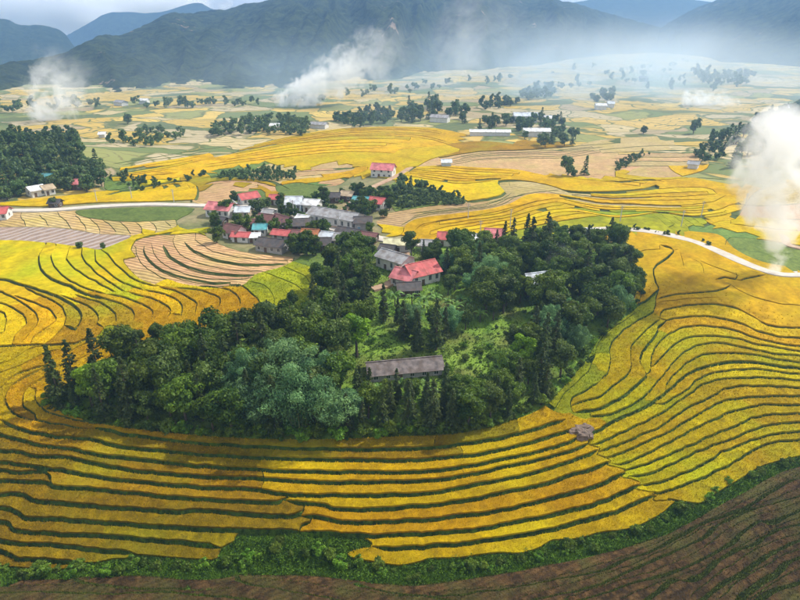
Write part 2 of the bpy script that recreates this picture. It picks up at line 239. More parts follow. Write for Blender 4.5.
# ------------------------------------------------------------------ terrace edges, surveyed as picture points on the ground
# bank kinds: (height of the step in m, width of the bank in m, reach of the levelling in m)
BANK = {'f': (.9,.55,2.2), 'r': (.60,.38,1.8), 'R': (.75,.60,2.0), 'l': (.55,.42,1.8), 'L': (.8,.7,2.2), 'p': (.6,.6,2.5), 'm': (.8,.75,3.0), 'z': (0,.30,1), 'k': (1.15,1.25,2.0), 'n': (1.2,1.1,3.0), 'o': (.25,.22,1.5)}
LN = '''
f 95,429 125,436 160,441 200,445 260,449 322,451 360,452 400,451 440,449 470,445 507,439 540,430 566,421
f 0,420 12,427 30,434 62,439 85,440 95,442 110,446 130,450 165,453 200,456 250,459 300,461 350,462 400,462 425,461 450,459 475,457 507,450 540,442 562,435 574,431
f -40,424 0,436 20,442 37,447 55,449 72,451 90,455 130,460 165,464 200,468 240,470 266,472 300,473 350,474 400,474 437,472 475,467 512,459 550,450 570,443 581,439
f -40,451 0,453 20,454 40,458 68,459 83,462 112,468 140,473 165,475 200,478 240,479 264,480 300,483 350,484 400,483 437,481 475,475 512,466 540,460 575,451 590,445
f -40,460 0,464 20,467 38,470 60,472 100,479 150,484 200,489 240,490 262,492 285,496 312,497 350,497 400,496 437,493 475,486 512,479 550,469 585,457 598,452
f -40,470 0,471 15,474 40,472 48,474
f 47,472 51,478 52,487
f -40,482 0,482 25,483 47,482 52,487 62,489 100,491 130,494 162,497 200,501 240,503 272,504 283,500 290,497
f 284,500 300,503 325,506 335,510 362,511 400,509 437,506 475,500 512,492 535,487 550,484 575,475 600,468 610,463
f -40,500 0,497 14,495 25,496 37,502 62,505 100,508 140,511 170,513 200,512 250,516 290,518 302,513 304,505
f 298,516 318,517 335,522 362,524 400,523 437,520 475,516 512,510 550,500 575,494 600,486 615,479 626,474
f -40,505 0,509 15,512 25,520 40,521 75,522 112,525 150,528 200,530 224,531 240,531 275,532 300,532
f 300,532 302,526 310,522
f 300,532 330,534 360,536 400,536 437,534 475,531 512,524 550,517 575,511 600,504 615,497 632,490 639,486
f -40,520 0,524 10,527 15,532 37,535 87,537 125,540 162,542 200,545 221,548
f 372,546 385,549 400,549 437,546 475,543 512,537 550,530 575,524 600,517 620,511 637,503 656,496
f -40,541 0,543 15,545 50,546 87,550 125,553 137,555
f -40,536 0,551 17,559 50,561 82,564
z 460,447 463,455
z 434,449 435,441
z 262,471 264,480 261,492
z -60,566 0,566 30,568 60,569 76,567 80,563 96,563 110,559 120,558 128,558 135,555 170,558 200,560 217,560 222,549 235,541 237,534 262,533 298,533 330,535 362,537 370,541 371,546 352,551 347,555 356,560 375,563 400,566 420,562 430,559 460,558 480,555 500,553 520,554 538,549 551,541 560,540 580,539 600,533 627,530 642,525 662,514 674,503 677,501
z 668,499 694,504 703,503 715,495 740,480 760,468 775,463 800,457 860,446
o 581,437 590,440 588,446 600,450 597,457 611,461 607,467 626,471 621,478 640,483 635,490 657,494 652,500 677,502
z -60,580 0,579 75,578 82,576 140,575 200,579 225,577 250,574 300,575 340,578 400,584 430,583 470,578 510,572 550,564 580,558 600,553 630,545 660,535 682,525 705,512 725,501 745,491 762,481 780,472 800,466 860,452
k 400,597 450,595 500,590 550,581 600,570 625,559 650,551 687,532 707,522 730,512 750,504 770,492 790,482 800,479 860,464
k 500,611 540,600 575,592 600,584 632,570 662,557 700,540 720,525 740,515 770,505 800,497 860,480
k 570,606 600,596 615,591 647,580 675,572 707,557 730,544 740,535 760,522 772,524 800,511 860,494
k 640,606 660,592 675,582 695,581 725,557 750,546 775,532 800,525 860,506
k 690,614 700,604 720,586 740,575 760,560 785,547 800,541 860,520
k 725,614 738,602 755,587 772,577 785,565 800,559 860,536
k 745,616 757,604 775,592 800,584 860,560
k 790,618 820,600 860,586
k -60,594 0,593 50,593 100,595 160,594 220,597 260,602
k 238,581 250,585 275,589 300,594 330,599 360,606
k 355,584 375,590 400,594 440,601 480,606
k 76,578 84,582 120,586 160,588 190,587
k -60,612 60,610 160,612 240,616 320,618
r 600,382 607,375 610,365 610,350 617,337 632,325 647,316 654,310 656,300 659,291
r 600,382 585,392 572,400 571,408 573,413
o 637,312 625,321 610,331 600,340 596,350 593,362 588,372 575,385 562,398 553,412
r 573,406 585,402 600,397 615,386 627,375 631,365 630,350 637,340 652,326 660,319
R 575,414 585,412 600,410 620,400 637,386 646,377 640,365 641,356 647,347 656,336 659,327 666,321
r 656,318 666,321 675,319 700,317 725,320 742,325 757,332 775,337 800,339 860,340
r 659,318 664,311 680,307 707,305 732,308 750,316 762,324 775,328 800,329 860,331
r 656,300 675,295 705,293 720,291 726,289
o 656,303 675,301 700,299 720,299
r 645,376 650,372 650,367 651,357 657,347 670,334 685,328 707,327 732,331 760,340 780,345 800,347 860,350
r 651,367 660,360 670,349 682,341 705,337 735,339 755,345 780,349 800,352 860,356
r 590,417 612,415 630,407 650,392 660,380 675,362 685,352 700,346 720,344 745,349 770,354 800,357 860,363
r 666,394 666,385 675,375 692,361 707,355 730,354 755,356 775,360 800,364 860,371
R 594,434 600,431 615,422 640,410 655,402 666,394 682,379 700,370 725,364 750,364 775,367 800,370 860,378
r 654,404 667,404 685,391 705,377 725,372 750,370 775,372 800,375 860,382
r 592,447 600,445 625,432 650,421 672,407 695,390 712,382 735,379 762,379 800,381 860,384
r 598,454 610,449 632,440 662,427 685,410 707,400 725,390 745,387 770,387 800,389 860,392
r 604,460 612,457 632,449 662,436 687,422 712,407 740,399 770,398 800,397 860,395
r 612,466 625,465 650,454 657,449 682,437 710,422 740,410 765,406 800,406 860,404
r 622,472 650,464 675,454 685,449 712,437 740,425 762,417 800,415 860,412
r 628,478 650,474 682,460 707,449 730,441 755,430 775,425 800,424 860,421
r 637,486 662,482 695,470 717,456 730,449 750,442 770,436 800,432 860,425
r 650,495 672,490 700,480 730,465 757,449 775,442 800,440 860,432
R 660,246 671,249 673,253 667,259 656,266 653,275 656,284 659,291 650,299 640,305 632,309
o 630,259 637,254 645,251 660,250
o 680,250 683,262 684,268
o 692,260 700,264 704,274
r 715,281 725,278 735,280 736,274
r 740,281 752,278 765,276
o 726,283 740,292 760,300 790,306 840,308
o 700,262 720,270 740,277
l 36,390 37,402 50,414 70,420 90,424 104,426
l 50,376 32,386 24,397 25,407 36,416 37,421 55,425 90,430
l 47,366 27,377 12,387 6,397 8,408 19,417 37,422
l -40,400 -10,394 0,389 15,377 30,371 50,365
o -40,384 0,374 20,367 45,354 60,351
o -40,374 0,365 15,359 32,349 46,346
o -30,362 0,354 10,347 20,345
l -40,350 0,347 25,346 50,346 75,345 85,341 96,339
o 67,354 85,345 110,341
o 75,362 100,350 137,337
o 95,365 120,352 150,342
z 96,340 107,327 120,328 136,331 138,336 112,343 96,340
l -40,306 0,312 6,320 5,330 0,335 -30,342
l -40,296 0,304 15,310 25,317 27,325 15,337 13,345
l -40,282 0,292 5,294 22,303 35,313 39,322 30,335 22,345
L -40,276 0,280 25,287 60,299 75,307 82,315 81,322 75,330
l 15,297 37,305 51,312 56,320 47,329 35,337 32,345
l 25,288 57,304 66,313 66,322 57,335 46,345
l 60,297 70,300 87,307 99,317 97,325
l 75,295 85,299 105,305 115,315 116,322
l 95,297 102,299 125,306 135,315 134,321
l 107,295 125,299 142,305 153,312 152,319
l 127,293 150,299 165,305 171,311 168,319
l 145,291 160,294 175,299 182,307 181,316
l 160,288 178,293 190,299 197,305 195,317
l 175,289 200,291 215,296 221,302 218,310
l 200,286 215,287 230,291 240,300 240,308
l 230,285 242,287 252,295 260,302 258,310
L 47,245 39,257 41,270 52,280 70,287 87,296 100,300
l 56,247 51,257 55,267 67,280 85,289 107,295
l 69,251 67,260 75,270 95,282 117,294
l 82,251 84,260 95,272 112,285 127,294
l 95,251 96,262 105,270 120,282 145,292
l 102,251 112,260 122,270 135,281 150,286 160,287
z 135,242 131,250 136,257 124,260 127,267 140,280 155,286 172,289 200,291 225,288 241,287 247,283 254,276 265,272 285,266 294,258 255,254 232,249 215,242 200,234 175,235 150,236 135,242
p 144,246 145,255 155,266 170,274 187,279 200,281 215,284 230,283
p 164,245 170,257 185,266 200,271 215,274 237,276 254,275
p 184,242 190,249 200,254 215,260 235,264 260,265 288,264
o 247,282 265,286 272,294 275,300 274,306
o 265,273 282,280 297,286 306,294
o 285,268 305,277 312,289 310,297
z 294,262 317,270 330,279 325,290 312,300
z -60,228 0,227 60,228 100,234 132,236 120,243 102,250 95,250 75,247 30,242 0,241 -60,241
z -60,214 0,213 70,211 100,209 185,207 192,212 176,221 177,227 155,234 135,237
z 75,212 80,216 95,219 130,222 175,220
o 60,216 66,221 70,227
o 75,216 82,222 86,228
o 90,219 96,225 100,231
o 105,221 112,227 116,232
o 120,222 127,228 130,234
o 135,222 141,227 142,234
o 150,222 156,227 156,232
o 20,216 24,221 26,227
o 40,215 45,221 48,227
o 165,221 170,226 168,230
z 200,233 180,228 176,221
z 136,240 170,233 200,229 215,228
z -60,207 0,206 40,207 100,203 150,202 200,200
z -60,204 0,204 30,203 60,201 90,198 105,195
m 105,196 130,190 165,184 185,182 197,187 198,196 192,202
'''
# families of edges: guides and the number of edges laid between neighbours
FAM = [
 ('o', [([(430,590),(500,585),(560,574),(620,556),(680,531),(740,502),(800,473)], 0)]),
 ('o', [([(520,597),(590,578),(650,556),(705,528),(750,508),(800,488),(850,474)], 1), ([(560,602),(615,583),(660,568),(700,550),(735,525),(770,512),(800,503),(850,488)], 1), ([(620,600),(660,583),(705,566),(735,548),(765,532),(800,518),(850,502)], 1), ([(690,596),(725,570),(760,548),(800,533),(850,514)], 1), ([(715,602),(745,578),(775,560),(800,549),(850,530)], 1), ([(750,600),(780,580),(805,568),(850,550)], 0)]),
 ('o', [([(0,586),(60,584),(140,590),(230,588)], 0)]), ('o', [([(260,578),(310,583),(360,593),(420,601)], 0)]),
 ('m', [([(467,202),(487,200),(505,195),(503,190),(497,183),(507,181),(530,182),(550,186),(565,191),(585,193),(600,193),(637,191),(656,186)], 0)]),
 ('z', [([(380,238),(395,237),(404,234),(403,229),(415,220),(450,215),(487,210),(510,204),(525,196),(540,194),(560,195)], 0)]),
 ('o', [([(415,231),(425,225),(460,219),(500,214),(525,205),(550,200),(580,199)], 2), ([(430,236),(450,231),(490,224),(520,219),(550,211),(590,208)], 2), ([(470,240),(490,237),(520,230),(560,222),(600,216)], 0)]),
 ('o', [([(585,193),(620,194),(655,190),(685,188),(708,189),(716,194)], 3), ([(560,196),(600,203),(640,205),(680,206),(710,203),(727,196)], 3), ([(560,203),(600,212),(640,212),(680,214),(712,212),(738,203)], 1), ([(575,212),(620,218),(660,213),(690,218),(718,217),(742,210)], 0)]),
 ('o', [([(650,214),(660,220),(668,228)], 4), ([(700,217),(706,222),(716,227)], 0)]),
 ('o', [([(405,176),(430,180),(455,184),(480,183),(500,180)], 6), ([(410,168),(440,166),(480,168),(515,170),(545,176)], 0)]),
 ('o', [([(450,165),(480,160),(520,158),(560,158),(600,152)], 5), ([(440,158),(480,152),(530,150),(580,146),(620,143)], 0)]),
 ('o', [([(590,178),(620,183),(650,180),(665,183)], 2), ([(545,172),(565,178),(600,182),(640,187)], 0)]),
 ('o', [([(110,178),(140,173),(175,167),(205,160)], 4), ([(112,164),(150,158),(200,150),(230,146)], 0)]),
 ('o', [([(0,203),(50,198),(100,192),(150,186)], 0)]),
 ('o', [([(605,176),(640,181),(670,180),(700,178),(725,180)], 0)]),
 ('o', [([(600,150),(650,146),(700,146),(720,150)], 4), ([(610,166),(650,166),(690,166),(715,164)], 0)]),
 ('o', [([(270,176),(300,172),(340,170),(370,166)], 2), ([(290,186),(320,182),(345,178)], 0)]),
 ('o', [([(136,248),(140,262),(160,276),(190,286),(220,287),(240,285)], 1), ([(152,243),(155,256),(170,268),(195,277),(225,280),(250,278)], 1), ([(173,241),(180,254),(200,264),(230,270),(262,271)], 1), ([(195,240),(210,250),(235,257),(265,260),(288,261)], 0)]),
 ('o', [([(420,228),(440,222),(480,216),(510,209),(540,201)], 0)]),
 ('o', [([(410,214),(440,210),(470,207),(500,200),(512,192)], 2), ([(400,226),(420,216),(460,211),(500,205),(520,195),(560,190)], 0)]),
 ('o', [([(510,186),(540,190),(570,196),(620,200),(660,197)], 0)]),
 ('o', [([(230,128),(260,124),(300,122)], 0)]),
 ('z', [([(615,172),(625,162),(650,155),(700,155),(708,168),(680,177),(650,178),(620,174)], 0)]),
 ('z', [([(405,186),(425,188),(455,196),(467,203),(440,205),(400,211),(380,215)], 0)]),
 ('o', [([(205,168),(240,163),(280,158),(320,154),(360,152),(395,154)], 4), ([(215,158),(250,150),(290,143),(330,138),(380,136),(430,140),(460,150)], 4), ([(255,145),(290,137),(330,130),(380,127),(430,128),(465,134)], 0)]),
 ('z', [([(380,190),(395,182),(410,172),(430,160),(460,152)], 0)]),
 ('o', [([(150,188),(160,186),(164,190)], 3), ([(175,184),(186,184),(190,190)], 0)]),
 ('o', [([(205,190),(215,184),(240,183),(260,186),(272,192)], 2), ([(200,180),(220,176),(250,178),(275,182),(290,190)], 0)]),
 ('z', [([(275,187),(300,183),(330,190),(320,200),(295,198),(278,193),(275,187)], 0)]),
 ('z', [([(262,183),(285,175),(310,170),(345,168),(370,168),(350,178),(335,186),(300,184)], 0)]),
 ('z', [([(105,178),(112,175),(135,180),(140,190),(120,192),(105,190),(105,178)], 0)]),
 ('o', [([(115,176),(130,172),(150,168),(175,166)], 2), ([(140,182),(150,180),(165,180),(180,178)], 0)]),
 ('z', [([(-60,205),(0,206)], 0)]),
 ('o', [([(730,225),(760,228),(800,232),(860,234)], 1), ([(735,205),(770,206),(800,204),(860,204)], 0)]),
 ('z', [([(700,229),(720,222),(735,220),(745,205),(760,190),(800,180),(860,176)], 0)]),
 ('z', [([(725,246),(730,238),(760,240),(800,246),(860,250)], 0)]),
 ('z', [([(690,232),(720,236),(735,250),(760,262),(790,268)], 0)]),
 ('z', [([(400,150),(440,146),(470,142),(500,143),(560,151),(600,148)], 0)]),
 ('z', [([(575,146),(600,140),(640,137),(690,136),(715,143),(690,150),(640,151),(600,151)], 0)]),
]
GROVE = [(48,392),(50,405),(62,414),(85,422),(110,428),(150,433),(200,438),(260,441),(330,441),(400,438),(450,436),(490,429),(520,419),(540,410),(556,396),(572,378),(588,358),(600,338),(620,322),(636,308),(641,292),(636,270),(622,252),(600,240),(560,240),(500,240),(440,243),(400,246),(380,250),(330,256),(312,300),(290,322),(240,338),(190,350),(150,360),(110,372),(75,384)]
CLEAR = [(350,352),(372,338),(398,330),(425,352),(450,350),(470,336),(505,322),(530,322),(520,342),(498,352),(492,372),(500,392),(478,394),(455,388),(440,386),(372,390),(352,372)]

# what grows in each cell: kind of cover and the slope it belongs to, nearest point wins
SEED = '''
gold front 450,470 500,462 480,480 520,490 560,480 450,500 500,502 560,505 450,515 550,522 600,495 450,528 600,510 450,540 600,528 640,500 420,555 500,548 350,505 380,516 350,530 390,541 350,557 380,560 600,460 570,465 590,478 620,485 560,455 540,447 500,444 530,436 555,428 310,490 350,490 400,490 330,478 400,478 330,468 400,467
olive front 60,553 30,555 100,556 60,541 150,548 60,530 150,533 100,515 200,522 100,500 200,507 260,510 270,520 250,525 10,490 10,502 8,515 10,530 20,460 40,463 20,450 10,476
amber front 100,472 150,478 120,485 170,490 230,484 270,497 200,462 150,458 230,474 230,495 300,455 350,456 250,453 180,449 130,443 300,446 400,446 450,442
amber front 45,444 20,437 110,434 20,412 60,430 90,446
lime right 600,350 610,340 586,375 570,398
yellow right 605,360 620,350 620,375 600,390 640,370 630,390 650,345 645,355 655,360 665,350 690,335 720,335 760,350 700,342 740,345 780,357 700,352 720,350 740,360 690,370 720,368 700,375 740,375 690,385 680,400 720,385 760,384 660,410 700,395 740,392 780,393 660,418 640,420 620,428 610,438 640,432 680,425 720,402 780,402 670,440 720,415 780,411 690,442 740,418 780,420 700,450 740,435 780,428 700,460 740,445 780,437 690,475 740,452 790,448 690,495 740,470 780,455 640,470 650,480 640,458 620,460 588,400 600,404 580,409 595,413 575,404 650,330 640,345
gold right 700,312 720,315 680,313 760,318 780,325 800,320 720,300 760,310 800,310 700,285 740,290 780,290 720,270 760,285 700,250 680,245 650,240 640,260 640,280 640,295 690,270 660,240 620,240 640,250 665,300 780,333 780,342 700,322 740,335 680,327
soil near 770,487 790,481 820,472 790,497 770,499 840,480 755,502 780,510 820,490 835,500 745,508 720,518 760,512 815,505 840,515 690,535 680,545 640,555 620,566 570,580 520,590 460,592 30,588 100,580 150,584 150,600 250,592 300,582 320,590 400,590 450,588 500,580 550,575 550,590 600,575 600,590 650,545 650,565 650,585 700,530 700,550 700,570 700,590 750,500 750,530 750,555 750,580 790,490 790,520 790,550 790,570 790,595 30,602 400,602 60,586
weeds gully 10,572 100,570 200,568 250,550 280,560 330,560 330,545 350,570 400,575 450,570 500,563 550,552 580,546 620,540 660,524 690,512 720,495 750,478 790,464 150,565 820,458 845,453 770,472 735,487
grove grove 100,400 200,400 300,400 400,410 480,410 520,400 560,360 600,310 620,280 560,260 500,260 420,270 350,290 300,340 200,370 380,350 450,360 340,265
gold basin 10,325 18,330 30,330 45,325 60,330 15,320 10,300 30,310 10,290 40,310 55,312 160,295 190,310 210,310 230,300 175,310 155,312 240,310 140,310 250,305 120,350 90,352 100,345 130,340
amber basin 80,330 88,318 105,312 120,312 75,315 70,305 95,305 130,318 90,330 62,335
yellow basin 20,262 5,270 45,265 60,270 75,260 75,275 90,265 100,265 110,275 120,265 130,255 100,285 115,288 140,288 180,290 60,290 30,280 125,248 150,232 190,231 0,322 20,250 120,280 60,250 88,258
gold basin 10,360 30,356 60,365 20,375 10,385 30,395 15,400 40,380 -20,380 5,410 60,412 40,410 70,424 30,425 60,360 85,365 70,350
lime basin 120,335 110,335 260,290 280,285 300,290 290,275 318,280 270,280 255,283 320,285 270,300 295,298
stubble pink 160,255 150,245 200,245 180,260 210,265 240,258 200,278 230,270 260,268 160,275 220,281 150,270 275,261
mud pad 30,235 80,240 110,240 60,233 -30,235
tan pad 20,220 50,220 60,226 80,224 92,224 105,226 120,228 130,230 145,228 160,226 10,224 35,222 110,232 150,234
plot pad 100,214 140,214 170,212 120,212
gold mid 30,207 100,200 140,197 -30,206 190,200 180,188
yellow mid 165,190 150,185 175,180 125,178
gold mid 430,175 460,178 480,190 440,190 520,176 560,185 600,188 640,186 420,170 440,222 480,218 520,210 560,205 480,230 520,225 560,218 450,235 430,228 590,205 640,200 690,195 720,197 640,195 690,202 640,208 700,208 720,212 740,212 680,170 620,178 600,190 690,190 540,200 400,232
lime mid 620,222 660,222 690,222 630,214 670,218 640,226 560,232 590,226
plot mid 420,195 450,200 400,200 740,245 770,250 710,232 740,236 760,258 120,185 128,188 240,172 255,192
tan mid 460,207 430,212 500,200 510,187 540,190 480,207 400,225 580,197 620,199 660,196 660,165 690,165 640,170 770,195 790,200 600,203
stubble mid 660,172 700,160 630,168 480,156 520,154 560,153 500,163 440,160 330,172 300,175 230,186 250,188 220,182 760,215 790,215 800,225
tan mid 290,180 340,168 270,172 600,145 640,143 560,148
plot mid 300,190 310,195 290,192
gold mid 290,150 340,145 400,142 430,150 300,162 340,158 390,160 250,155 270,148 320,135 380,130 430,134 230,165 355,172 365,165 770,235 800,240 750,230 780,228 720,226 170,174 150,175 200,165 160,168
amber mid 200,184 215,180 240,184 262,189 470,147 530,147
yard mid 240,225 270,235 300,240 330,245 290,206 320,206 360,225 345,200 375,205 360,245 265,212 222,232 250,240 310,225 340,215 285,247 300,252 215,222 370,235 375,248
plot mid 305,262 320,266 312,258 330,262
patch mid 20,140 60,130 100,140 140,140 180,135 30,160 120,155 160,150 200,145 60,145 220,135 240,130 300,125 350,122 400,124 440,126 480,128 520,135 560,135 600,128 640,128 680,130 700,140 740,135 780,140 820,150 500,140 620,135 -60,150 -60,180 900,150 760,160 740,175
'''
# ------------------------------------------------------------------ far fields
def field_mat():
    """patchwork of far fields: cells drawn out along the valley, each its own crop, with thin terrace lines"""
    m = bpy.data.materials.new('far_fields'); t, b = nodes(m); L = t.links.new; b.inputs['Roughness'].default_value = .9; b.inputs['Specular IOR Level'].default_value = .1
    tc = t.nodes.new('ShaderNodeTexCoord'); n = t.nodes.new('ShaderNodeTexNoise'); n.inputs['Scale'].default_value = .012; n.inputs['Detail'].default_value = 4; L(tc.outputs['Object'], n.inputs[0])
    ws = t.nodes.new('ShaderNodeVectorMath'); ws.operation = 'SCALE'; ws.inputs['Scale'].default_value = 120; L(n.outputs['Color'], ws.inputs[0])
    ad = t.nodes.new('ShaderNodeVectorMath'); L(tc.outputs['Object'], ad.inputs[0]); L(ws.outputs[0], ad.inputs[1])
    mp = t.nodes.new('ShaderNodeMapping'); mp.inputs['Scale'].default_value = (.027, .032, 0); mp.inputs['Rotation'].default_value = (0, 0, .25); L(ad.outputs[0], mp.inputs[0])
    v = t.nodes.new('ShaderNodeTexVoronoi'); v.inputs['Scale'].default_value = 1; L(mp.outputs[0], v.inputs['Vector'])
    r = t.nodes.new('ShaderNodeValToRGB'); r.color_ramp.interpolation = 'CONSTANT'; e = r.color_ramp.elements
    pal = [(0, (.46,.32,.09)), (.15, (.40,.33,.20)), (.27, (.52,.37,.09)), (.38, (.32,.25,.15)), (.46, (.13,.17,.06)), (.57, (.45,.36,.19)), (.68, (.09,.12,.05)), (.77, (.45,.31,.07)), (.88, (.23,.24,.08))]
    e[0].position = 0; e[0].color = (*pal[0][1], 1); e[1].position = pal[1][0]; e[1].color = (*pal[1][1], 1)
    for p, c in pal[2:]: q = e.new(p); q.color = (*c, 1)
    sx = t.nodes.new('ShaderNodeSeparateColor'); L(v.outputs['Color'], sx.inputs[0]); L(sx.outputs[0], r.inputs[0])
    v2 = t.nodes.new('ShaderNodeTexVoronoi'); v2.feature = 'DISTANCE_TO_EDGE'; v2.inputs['Scale'].default_value = 1; L(mp.outputs[0], v2.inputs['Vector'])
    r2 = t.nodes.new('ShaderNodeValToRGB'); r2.color_ramp.elements[0].position = .015; r2.color_ramp.elements[1].position = .045; L(v2.outputs[0], r2.inputs[0])
    x = t.nodes.new('ShaderNodeMix'); x.data_type = 'RGBA'; x.inputs[6].default_value = (.10,.12,.04,1); L(r2.outputs[0], x.inputs[0]); L(r.outputs[0], x.inputs[7])
    wv = t.nodes.new('ShaderNodeTexWave'); wv.bands_direction = 'Y'; wv.inputs['Scale'].default_value = .045; wv.inputs['Distortion'].default_value = 9; wv.inputs['Detail'].default_value = 2; wv.inputs['Detail Scale'].default_value = .25; L(ad.outputs[0], wv.inputs[0])
    r3 = t.nodes.new('ShaderNodeValToRGB'); r3.color_ramp.elements[0].position = .02; r3.color_ramp.elements[1].position = .16; L(wv.outputs['Fac'], r3.inputs[0])
    x3 = t.nodes.new('ShaderNodeMix'); x3.data_type = 'RGBA'; x3.inputs[6].default_value = (.17,.16,.06,1); L(r3.outputs[0], x3.inputs[0]); L(x.outputs[2], x3.inputs[7])
    L(x3.outputs[2], b.inputs['Base Color']); MATS['far_fields'] = m
field_mat()
# ------------------------------------------------------------------ terraced ground
def parse(s): return [tuple(float(v) for v in q.split(',')) for q in s.split()]
lines = []                                                    # (kind, picture points)
for l in LN.strip().splitlines():
    k, r = l.split(' ', 1); pp = parse(r); lines.append((k, smooth_px(pp, 3.0 if np.mean([c[1] for c in pp]) > 310 else 5.0)))
for k, gs in FAM:
    sm = []
    for g, n in gs:
        p = smooth_px(g, 3.0); s = np.concatenate([[0], np.cumsum(np.linalg.norm(np.diff(p, axis=0), axis=1))]); N = max(12, int(s[-1]/5))
        q = np.linspace(0, s[-1], N); sm.append((np.stack([np.interp(q, s, p[:,0]), np.interp(q, s, p[:,1])], 1), n))
    for i, (p, n) in enumerate(sm):
        lines.append((k, p))
        if i + 1 < len(sm):
            N = max(len(p), len(sm[i+1][0])); u = np.linspace(0, 1, N)
            a, b = [np.stack([np.interp(u, np.linspace(0, 1, len(c)), c[:,j]) for j in (0, 1)], 1) for c in (p, sm[i+1][0])]
            for j in range(n):
                f = (j + 1 + rng.uniform(-.18, .18)) / (n + 1); c0, c1 = sorted(rng.uniform(0, .18, 2)); lo, hi = int(c0*N), N - int(c1*N)
                lines.append((k, (a*(1-f) + b*f + (pnoise(u*9, u*0+j+i*7, 1, j)-.5)[:,None]*np.array([0, 1.2]))[lo:hi]))
lines.append(('z', smooth_px(GROVE + GROVE[:1])))
# an edge that stops just short of another edge runs on into it
for i, (k, p) in enumerate(lines):
    oth = np.concatenate([q for j, (_, q) in enumerate(lines) if j != i])
    for e in (0, -1):
        d = np.linalg.norm((oth - p[e])*np.array([1, 1.6]), axis=1); j = d.argmin(); dr = oth[j]-p[e]; tg = p[e]-p[1 if e == 0 else -2]
        if 1 < d[j] < 13 and (dr*tg).sum() > -.2*np.linalg.norm(dr)*np.linalg.norm(tg):
            add = p[e] + dr*np.linspace(.5, 1, 2)[:,None]; p = np.concatenate([add[::-1], p]) if e == 0 else np.concatenate([p, add])
    lines[i] = (k, p)
W = []
for k, p in lines:
    P = ground(p[:,0], p[:,1]); xy = P[:,:2].copy(); h, wd, wt = BANK[k]
    dist = np.linalg.norm(xy, axis=1).mean()
    if k not in 'z':                                          # hand-dug edges wander a little
        xy[:,0] += (pnoise(xy[:,0], xy[:,1], 3.5, 3)-.5)*.35*dist/130; xy[:,1] += (pnoise(xy[:,0], xy[:,1], 3.0, 5)-.5)*.42*dist/130 + (pnoise(xy[:,0], xy[:,1], 1.1, 6)-.5)*.26
    t = np.gradient(xy, axis=0); t /= np.linalg.norm(t, axis=1, keepdims=True) + 1e-9
    n = np.stack([-t[:,1], t[:,0]], 1); e = .5
    g = np.stack([base(xy[:,0]+e, xy[:,1]) - base(xy[:,0]-e, xy[:,1]), base(xy[:,0], xy[:,1]+e) - base(xy[:,0], xy[:,1]-e)], 1)
    g /= np.linalg.norm(g, axis=1, keepdims=True) + 1e-9
    c = (n*g).sum(1); amp = np.sign(c)*np.clip(np.abs(c)*1.6, 0, 1)
    sl = np.concatenate([[0], np.cumsum(np.linalg.norm(np.diff(xy, axis=0), axis=1))]); tp = np.clip(np.minimum(sl, sl[-1]-sl)/2.5, 0, 1)
    amp = amp*tp; wv = wd*(.45 + .55*tp)*(.8 + .4*pnoise(xy[:,0], xy[:,1], 6, 8))
    if k in 'lmop' : wv = wv*max(1, dist/230)
    W.append((xy, n, amp, wv, h, wt))
def relief(xy):
    """height of the terraced ground and how deep a point lies inside a bank (<1: inside)"""
    z = base(xy[:,0], xy[:,1]); q = np.full(len(xy), 9.)
    for P, n, amp, wv, h, wt in W:
        r = 7*wt if h else 3
        i = np.nonzero((xy[:,0] > P[:,0].min()-r) & (xy[:,0] < P[:,0].max()+r) & (xy[:,1] > P[:,1].min()-r) & (xy[:,1] < P[:,1].max()+r))[0]
        for c in range(0, len(i), 4000):
            j = i[c:c+4000]; d2 = ((xy[j,None,:]-P[None])**2).sum(2); m = d2.argmin(1); d = np.sqrt(d2[np.arange(len(j)), m]); w2 = wv[m]/2
            # distance to the neighbouring segments, not only to the points
            for s in (-1, 1):
                m2 = np.clip(m+s, 0, len(P)-1); ab = P[m2]-P[m]; L2 = (ab**2).sum(1)+1e-9; u = np.clip(((xy[j]-P[m])*ab).sum(1)/L2, 0, 1)
                d = np.minimum(d, np.linalg.norm(xy[j]-P[m]-u[:,None]*ab, axis=1))
            q[j] = np.minimum(q[j], d/w2)
            if h:
                sg = ((xy[j]-P[m])*n[m]).sum(1); sd_ = np.clip(sg/w2, -1, 1)
                z[j] += amp[m]*sd_*h/2*np.exp(-np.maximum(d-w2, 0)/wt)
    return z, q
seeds = []
for l in SEED.strip().splitlines():
    k, zn, r = l.split(' ', 2)
    for p in parse(r): seeds.append((*p, k, zn))
SP = np.array([s[:2] for s in seeds])
# points and edges to triangulate
pv, pe = [], []
def addline(q, closed=False):
    o = len(pv); pv.extend(map(tuple, q)); pe.extend((o+i, o+i+1) for i in range(len(q)-1))
for P, n, amp, wv, h, wt in W:
    for s in (-1, 1): addline(P + s*n*(wv/2)[:,None])
PX0, PX1, PY0, PY1 = -140, 940, 122, 660
bx = np.concatenate([np.stack([np.linspace(PX0, PX1, 90), np.full(90, PY1)], 1), np.stack([np.full(60, PX1), np.linspace(PY1, PY0, 60)], 1)[1:], np.stack([np.linspace(PX1, PX0, 90), np.full(90, PY0)], 1)[1:], np.stack([np.full(60, PX0), np.linspace(PY0, PY1, 60)], 1)[1:]])
addline(ground(bx[:,0], bx[:,1])[:,:2])
gx, gy = np.meshgrid(np.arange(PX0+6, PX1-4, 7.5), np.concatenate([np.arange(PY0+3, 240, 4.), np.arange(240, PY1-3, 6.)]))
gx = gx.ravel() + rng.uniform(-2.5, 2.5, gx.size); gy = gy.ravel() + rng.uniform(-1.4, 1.4, gy.size)
G2 = ground(gx, gy)[:,:2]; keep = relief(G2)[1] > 1.6
pv.extend(map(tuple, G2[keep]))
cdt = geometry.delaunay_2d_cdt([Vector(p) for p in pv], pe, [], 0, 1e-4)
